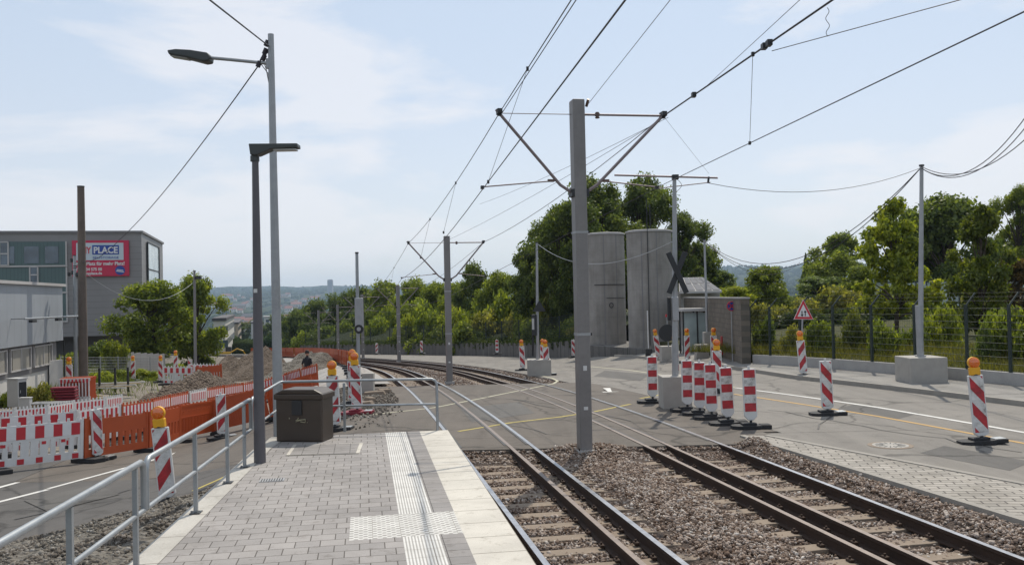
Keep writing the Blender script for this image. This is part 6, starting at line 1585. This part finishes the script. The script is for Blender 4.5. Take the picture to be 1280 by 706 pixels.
# ------------------------------------------------------------------ trees and bushes
TL = [
 (745, 226, 66, 78, 400, DARK, 'o1', 'broad dark old tree rising behind the silos, its crown the tallest'),
 (800, 224, 62, 82, 400, DARK, 'o1', 'dark tree directly above the right silo'),
 (702, 262, 46, 80, 405, DARK, 'o1', 'dark broad tree left of the silos, right of the second mast'),
 (664, 306, 28, 86, 410, DARK, 'r2', 'dark rounded tree left of the broad dark tree beside the far corner mast'),
 (720, 250, 60, 88, 405, DARK, 'r1', 'dark tree right behind the nearest mast'),
 (872, 300, 34, 88, 390, DARK, 'r1', 'lower dark tree at the right end of the big dark group'),
 (850, 268, 44, 84, 385, DARK, 'o1', 'dark tree behind the crossing-cross mast, right of the silos'),
 (900, 338, 22, 90, 378, BLU, 'r2', 'small bluish tree right of the solar roof'),
 (918, 358, 26, 62, 398, BRI, 'r3', 'light green tree just behind the right end of the stone wall'),
 (957, 330, 30, 68, 392, MID, 'r1', 'round green tree left of the distant conifer, behind the fence'),
 (1007, 316, 12, 150, 366, DARK, 'c1', 'dark pointed conifer on the skyline right of the distant hill'),
 (1047, 291, 38, 112, 372, MID, 'r2', 'rounded green tree between the conifer and the bright young tree'),
 (1022, 345, 34, 90, 382, BLU, 'r3', 'low grey-green tree under the conifer'),
 (1075, 330, 28, 80, 385, MID, 'r1', 'green tree just left of the bright young tree'),
 (1117, 254, 50, 44, 392, BRI, 'u1', 'bright green young tree left of the tall right pole'),
 (1182, 238, 62, 72, 385, DARK, 'r1', 'large dark tree behind the tall right pole'),
 (1140, 262, 36, 76, 380, DARK, 'r2', 'dark tree behind the bright young tree'),
 (1224, 262, 48, 40, 410, (.12, .15, .03), 'u2', 'yellowish young tree right of the tall right pole'),
 (1272, 236, 34, 74, 345, MID, 'o1', 'airy green tree cut by the right edge'),
 (1272, 322, 30, 44, 402, (.12, .085, .04), 'r3', 'reddish-green shrub tree at the right edge'),
 (372, 384, 22, 195, 447, DARK, 'r1', 'farthest dark tree at the bottom of the slope beside the valley'),
 (398, 374, 25, 175, 447, DARK, 'r2', 'second tree up the slope from the valley, behind the farthest mast'),
 (427, 364, 28, 158, 447, TEAL, 'r3', 'third tree up the slope from the valley'),
 (455, 356, 30, 145, 445, DARK, 'r1', 'fourth tree up the slope, behind the fourth mast'),
 (486, 351, 31, 134, 442, MID, 'r2', 'fifth tree up the slope, behind the third mast'),
 (515, 348, 28, 128, 436, MID, 'r3', 'sixth tree up the slope, just right of the third mast'),
 (545, 350, 28, 122, 430, MID, 'r1', 'seventh tree up the slope, just left of the second mast'),
 (590, 329, 25, 108, 425, DARK, 'r2', 'taller dark tree right of the second mast'),
 (570, 352, 26, 112, 430, MID, 'r3', 'green tree right behind the second mast'),
 (625, 336, 32, 100, 430, MID, 'r1', 'green tree between the second mast and the far corner mast'),
 (662, 334, 32, 92, 430, (.06, .085, .025), 'r2', 'olive green tree behind the far corner mast'),
 (704, 328, 26, 82, 432, MID, 'r3', 'green tree just left of the nearest mast'),
 (190, 347, 48, 76, 452, MID, 'r1', 'wide dense street tree left of the thin dark pole'),
 (246, 344, 35, 82, 450, MID, 'r3', 'tall dense street tree right of the thin dark pole'),
 (345, 392, 20, 330, 440, TEAL, 'r2', 'distant tree between the two tall lamp poles'),
 (362, 398, 12, 260, 442, MID, 'r1', 'distant light tree right of the galvanised lamp pole'),
 (303, 402, 12, 420, 424, TEAL, 'r3', 'distant tree behind the tan apartment block'),
 (320, 398, 12, 520, 420, TEAL, 'r1', 'distant tree beside the white long block'),
]
for px, top, hw, dep, bot, col, pr_, lb in TL: tree(px, top, hw, dep, bot, col, pr_, 'conifer' if pr_ == 'c1' else 'tree', lb, 'tree')
BL = [
 (432, 404, 22, 136, 441, MID, 'low bush on the bank right of the farthest mast'), (460, 406, 22, 122, 441, OLV, 'low olive bush on the bank right of the fourth mast'), (386, 408, 20, 160, 446, MID, 'low bush at the foot of the farthest dark tree'),
 (930, 352, 30, 75, 398, MID, 'green bush between the stone wall and the round green tree'), (985, 352, 30, 78, 396, MID, 'green bush below and right of the round green tree'), (1045, 350, 34, 72, 400, OLV, 'olive bush below the rounded tree left of the bright young tree'),
 (1075, 360, 24, 62, 402, YEL, 'yellowish bush left of the bright young tree trunk'), (1000, 366, 30, 62, 404, OLV, 'low olive bush below the distant conifer'), (1160, 352, 34, 60, 402, MID, 'green bush before the greenhouse'), (1235, 340, 34, 52, 410, OLV, 'olive bush right of the greenhouse'),
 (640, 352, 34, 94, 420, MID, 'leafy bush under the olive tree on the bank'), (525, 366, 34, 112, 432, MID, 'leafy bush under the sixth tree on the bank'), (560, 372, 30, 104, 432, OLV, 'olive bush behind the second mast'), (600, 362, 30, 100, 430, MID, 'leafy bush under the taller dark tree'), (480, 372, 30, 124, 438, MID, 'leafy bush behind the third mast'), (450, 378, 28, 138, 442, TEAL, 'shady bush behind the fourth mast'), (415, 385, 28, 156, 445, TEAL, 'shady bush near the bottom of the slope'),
 (672, 370, 28, 84, 430, BRI, 'bright bush left of the yellowish bush at the far corner mast'), (700, 392, 28, 74, 432, MID, 'low bush behind the upper fence left of the nearest mast'), (728, 396, 20, 70, 436, OLV, 'low olive bush at the right end of the long wall'),
 (506, 384, 26, 106, 430, BRI, 'bright bush on the bank right of the third mast'), (538, 380, 26, 101, 430, MID, 'bush on the bank left of the second mast'),
 (576, 376, 28, 96, 430, BRI, 'bright bush on the bank right of the second mast'), (612, 380, 28, 92, 430, OLV, 'olive bush on the bank, second right of the second mast'),
 (648, 376, 28, 86, 430, OLV, 'olive bush on the bank left of the far corner mast'), (688, 362, 26, 80, 430, (.14, .15, .03), 'yellowish bush right of the far corner mast'),
 (722, 378, 24, 76, 430, MID, 'bush on the bank behind the nearest mast'), (470, 390, 24, 118, 438, MID, 'bush on the bank left of the third mast'),
 (440, 395, 24, 132, 440, DARK, 'dark bush on the bank behind the fourth mast'), (408, 402, 22, 150, 443, DARK, 'dark bush low on the bank near the farthest mast'),
 (590, 395, 30, 90, 430, MID, 'low bush behind the upper fence right of the second mast'), (665, 395, 30, 80, 428, MID, 'low bush behind the upper fence at the far corner mast'), (540, 400, 30, 98, 430, MID, 'low bush behind the upper fence left of the second mast'),
 (958, 388, 16, 38.5, 452, DARK, 'dark upright shrub behind the leftmost panels of the right fence'), (985, 398, 18, 37, 452, OLV, 'olive shrub behind the right fence left of the triangular sign'),
 (1022, 392, 20, 35, 456, MID, 'green shrub behind the right fence right of the triangular sign'), (1062, 376, 24, 35, 455, (.13, .15, .035), 'yellow-green shrub behind the right fence'),
 (1100, 392, 22, 33, 458, MID, 'green shrub behind the right fence under the bright young tree'), (1140, 385, 24, 34, 460, MID, 'green shrub behind the right fence left of the tall right pole'),
 (1180, 372, 24, 34, 462, BRI, 'bright shrub behind the right fence right of the tall right pole'), (1228, 392, 20, 29, 472, DARK, 'dark shrub behind the fence post near the right edge'),
 (1262, 372, 34, 29.5, 472, MID, 'large shrub behind the fence at the right edge'), (1310, 360, 40, 29, 476, MID, 'shrub just outside the right edge behind the fence'),
 (945, 372, 26, 55, 402, OLV, 'olive bush behind the corner of the stone wall'), (1010, 380, 60, 56, 412, (.05, .07, .028), 'long dark hedge behind the shrubs left of the bright young tree'), (1085, 378, 50, 58, 412, (.05, .07, .028), 'dark hedge behind the bright young tree'), (1200, 380, 50, 55, 410, DARK, 'dark hedge behind the yellowish young tree'),
 (142, 419, 18, 60, 449, (.17, .2, .03), 'bright yellow-green bush right of the wooden pole'), (115, 420, 28, 70, 455, DARK, 'dark bush under the storage building behind the wooden pole'), (88, 436, 16, 56, 466, MID, 'green bush at the corner of the warehouse'),
 (60, 472, 20, 37, 504, OLV, 'tall weeds between the utility cabinet and the barrier stack'), (38, 480, 14, 38, 504, OLV, 'weeds behind the utility cabinet'), (8, 484, 14, 38, 506, MID, 'weeds at the left edge behind the utility cabinet'),
 (128, 462, 18, 54, 480, BRI, 'low bright weeds right of the barrier stack'), (185, 458, 20, 60, 472, BRI, 'low bright weeds right of the small lamp beacon'), (152, 460, 14, 57, 474, MID, 'low weeds left of the small lamp beacon'), (228, 452, 18, 66, 464, BRI, 'low bright weeds behind the boxed-in barriers'),
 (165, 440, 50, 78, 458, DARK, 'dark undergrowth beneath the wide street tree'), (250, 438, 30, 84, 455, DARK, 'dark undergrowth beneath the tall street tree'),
]
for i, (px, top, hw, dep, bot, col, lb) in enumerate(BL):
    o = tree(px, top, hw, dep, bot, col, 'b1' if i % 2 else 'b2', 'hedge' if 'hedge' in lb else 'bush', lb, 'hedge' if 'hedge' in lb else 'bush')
# ivy over the wall, and grass
def ivy():
    rg_ = np.random.default_rng(11); cs = []; rs = []
    pts = wallpts(1.0)
    for i, (x, y) in enumerate(pts):
        if y > 140: break
        k = .5+.5*math.sin(i*.37)+.3*math.sin(i*1.3); n = 1+int(2.4*max(0, k)) if y > 66 else 4
        for j in range(n): cs.append((x+.1, y, surf(x, y)+1.22-.22*j)); rs.append(.30-.03*j)
        cs.append((x+.7, y+.5, surf(x, y)+1.35)); rs.append(.5)
    me = leafcloud('ivy', 26000, cs, rs, .13, 12); o = bpy.data.objects.new('ivy', me); C.objects.link(o); o.color = (.06, .085, .022, 1)
    tag(o, 'ivy and creepers hanging over the top of the long retaining wall', None, None, 'stuff')
ivy()
def blades(name, n, samp, h0, h1, col, label, seed, wd=.012):
    rg_ = np.random.default_rng(seed); ps = []
    while len(ps) < n:
        p = samp(rg_)
        if p: ps.append(p)
    ps = np.array(ps); n = len(ps); a = rg_.uniform(0, 6.28, n); h = rg_.uniform(h0, h1, n); w_ = np.stack([np.cos(a), np.sin(a), 0*a], 1)*wd
    ln = np.stack([rg_.normal(size=n)*.35, rg_.normal(size=n)*.35, np.ones(n)], 1)*h[:, None]
    v = np.stack([ps-w_, ps+w_, ps+ln], 1); me = rawmesh(name, v.reshape(-1, 3), np.arange(3*n).reshape(-1, 3), 'leaves'); o = bpy.data.objects.new(name, me); C.objects.link(o); o.color = (*col, 1)
    return tag(o, label, None, None, 'stuff')
def s_grass(g):
    y = 14+28*g.random(); x = fx(y)+.15+7*g.random()**1.5
    if math.sin(x*2.1+y)*math.sin(y*1.3-x) < -.35 and g.random() < .7: return None
    return (x, y, vz(x, y)+.38)
blades('grass', 26000, s_grass, .12, .5, (.13, .13, .04), 'dry tufty grass behind the right fence', 4)
def s_weed(g):
    a, b = G(70, 500), G(250, 462); p = a.lerp(b, g.random()); x = p.x+g.normal()*1.6-1; y = p.y+g.normal()*3
    return (x, y, surf(x, y))
blades('weeds', 9000, s_weed, .15, .6, (.10, .13, .03), 'green weeds along the left side of the work site', 6, .02)
# greenhouse on the right
g = D(1152, 372, 66); t = thing('greenhouse', 'pale green low glasshouse behind the shrubs under the large dark tree', 'greenhouse', (g.x, 66, .2))
wd_ = D(1198, 372, 66).x-D(1104, 372, 66).x; hh = D(1150, 352, 66).z-.2
mb = MB(); mb.box((0, 1.5, hh/2), (wd_, 3, hh), 'glass_pale'); mb.build('glazing', t)
mb = MB()
for i in range(8): mb.box((-wd_/2+i*wd_/7, -.03, hh/2), (.06, .06, hh), 'green_post')
mb.box((0, -.03, hh), (wd_, .1, .1), 'green_post'); mb.build('frame', t)
# ------------------------------------------------------------------ cars, excavator
def car(px, dep, rz, paint, label, scale=1):
    g = D(px, 440, dep); g.z = terr(g.x, g.y); t = thing('car', label, 'car', g, rz); 
    side = [(-2.1, .35), (2.1, .35), (2.15, .75), (1.9, .9), (1.0, .98), (.45, 1.42), (-1.2, 1.46), (-1.95, 1.0), (-2.15, .8)]
    mb = MB(); mb.prism(side, -.85, .85, paint); mb.build('body', t, .06)
    mb = MB(); mb.prism([(.95, .99), (.42, 1.36), (-1.1, 1.38), (-1.75, 1.0)], -.865, .865, 'window_glass'); mb.box((1.0-.27, 0, 1.19), (.02, 1.4, .5), 'window_glass', 0, 0, R(-51)); mb.box((-1.6, 0, 1.23), (.02, 1.4, .5), 'window_glass', 0, 0, R(55)); mb.build('windows', t)
    for x in (-1.3, 1.35):
        for y in (-.8, .8): mb = MB(); mb.cyl((x, y-.1, .33), (x, y+.1, .33), .33, 'rubber', n=18); w_ = mb.build('wheel', t); mb = MB(); mb.cyl((x, y-.11, .33), (x, y+.11, .33), .2, 'galvanised', n=12); mb.build('rim', w_)
    for y in (-.6, .6): mb = MB(); mb.box((2.14, y, .72), (.06, .35, .14), 'sign_white'); mb.build('headlight', t); mb = MB(); mb.box((-2.14, y, .8), (.06, .25, .16), 'red_sheet'); mb.build('taillight', t)
    return t
car(381.5, 185, R(-80), 'car_paint', 'small pale blue car coming up the road beside the dark trees')
car(364, 215, R(-80), 'car_white', 'tiny white car further down the road, right of the galvanised lamp pole')
eg = D(283, 446, 190); eg.z = terr(eg.x, 190)-.2; t = thing('excavator', 'small dark and yellow excavator working at the end of the earth heap', 'excavator', eg, R(20))
mb = MB()
for y in (-.9, .9): mb.box((0, y, .35), (2.8, .45, .7), 'black_metal')
mb.build('tracks', t, .1); mb = MB(); mb.box((-.3, 0, 1.25), (2.3, 1.9, .95), 'digger_yellow'); mb.build('body', t, .06)
mb = MB(); mb.box((.4, .5, 2.1), (1.1, .85, 1.3), 'black_metal'); mb.build('cab', t, .05)
mb = MB(); mb.tube([(.8, -.2, 1.5), (2.2, -.2, 2.3), (3.4, -.2, 1.8)], .16, 'digger_yellow', 6); mb.tube([(3.4, -.2, 1.8), (4.0, -.2, .8)], .12, 'digger_yellow', 6); mb.build('boom', t)
mb = MB(); mb.prism([(3.7, .9), (4.4, .9), (4.3, .2), (3.6, .4)], -.6, .2, 'black_metal'); mb.build('bucket', t)

# ------------------------------------------------------------------ person walking away
def _head(y):
    q = D(384.5, 450, y); return abs(project((q.x, y, surf(q.x, y)+1.84))[1]-446)
_y = min(frange(40, 56, .5), key=_head); pg = D(384.5, 470, _y); pg.z = surf(pg.x, pg.y)
def body_mesh():
    """one continuous walking figure: rings swept along torso and limbs, joined by voxel remesh"""
    mb = MB()
    def limb(pts, rs, m='shirt_black'): mb.tube(pts, rs, m, 12)
    mb.lathe([(.02, .86), (.13, .88), (.165, .95), (.145, 1.08), (.165, 1.25), (.175, 1.38), (.12, 1.46), (.055, 1.50), (.05, 1.58)], 'shirt_black', n=16)
    mb.lathe([(.02, 1.54), (.07, 1.56), (.088, 1.64), (.092, 1.70), (.07, 1.77), (.02, 1.80)], 'skin', n=16)
    for s, (k, f) in ((1, (-.05, .10)), (-1, (-.16, -.22))):
        limb([(s*.09, 0, .95), (s*.10, k, .50), (s*.10, f, .10)], [.10, .065, .045], 'trouser_dark'); limb([(s*.10, f+.06, .05), (s*.10, f-.18, .035)], [.05, .035], 'black')
    for s, (e, h) in ((1, (.06, -.10)), (-1, (.04, -.16))):
        limb([(s*.15, 0, 1.41), (s*.24, e, 1.14)], [.062, .045], 'shirt_black'); limb([(s*.24, e, 1.16), (s*.235, e+h, .90)], [.04, .028], 'skin')
        for k in range(4): limb([(s*.235+(k-1.5)*.018, e+h-.0, .91), (s*.235+(k-1.5)*.02, e+h-.03, .80-.005*abs(k-1.5))], [.012, .008], 'skin')
        limb([(s*.215, e+h, .90), (s*.20, e+h-.05, .84)], [.012, .009], 'skin')
    return mb
t = body_mesh().build('person'); t.location = pg; t.rotation_euler = (0, 0, R(165)); t.scale = (1.05, 1.05, 1.02)
tag(t, 'person in a black T-shirt and dark trousers walking away behind the barriers', 'person')
mb = MB(); mb.lathe([(.095, 1.66), (.102, 1.70), (.095, 1.77), (.06, 1.82), (.01, 1.835)], 'hair', (0, .008, 0), 16); mb.build('hair', t)

# ------------------------------------------------------------------ manhole
g = G(1113, 556.5); t = thing('manhole_cover', 'round manhole cover in the road beside the paved strip', 'manhole cover', (g.x, g.y, .002))
mb = MB(); mb.lathe([(.40, 0), (.40, .004)], 'sleeper_conc', n=32); mb.build('frame', t); mb = MB(); mb.lathe([(.32, .004), (.32, .008)], 'concrete_block', n=32)
for i in range(16): a = i*math.pi/8; mb.box((.2*math.cos(a), .2*math.sin(a), .010), (.14, .02, .003), 'black_metal', a)
mb.build('cover', t)
# ------------------------------------------------------------------ haze
mb = MB(); mb.box((0, 0, 50), (16000, 16000, 320), 'white_plastic'); hz_ = mb.build('haze'); hz_.location = (0, 0, 0)
hm = bpy.data.materials.new('haze'); hm.use_nodes = True; n_ = hm.node_tree; n_.nodes.clear()
o_ = n_.nodes.new('ShaderNodeOutputMaterial'); pv_ = n_.nodes.new('ShaderNodeVolumePrincipled'); pv_.inputs['Color'].default_value = (.60, .78, 1, 1); pv_.inputs['Density'].default_value = HAZE; pv_.inputs['Anisotropy'].default_value = .3
n_.links.new(pv_.outputs[0], o_.inputs['Volume']); hz_.data.materials.clear(); hz_.data.materials.append(hm); tag(hz_, None, None, None, 'stuff')
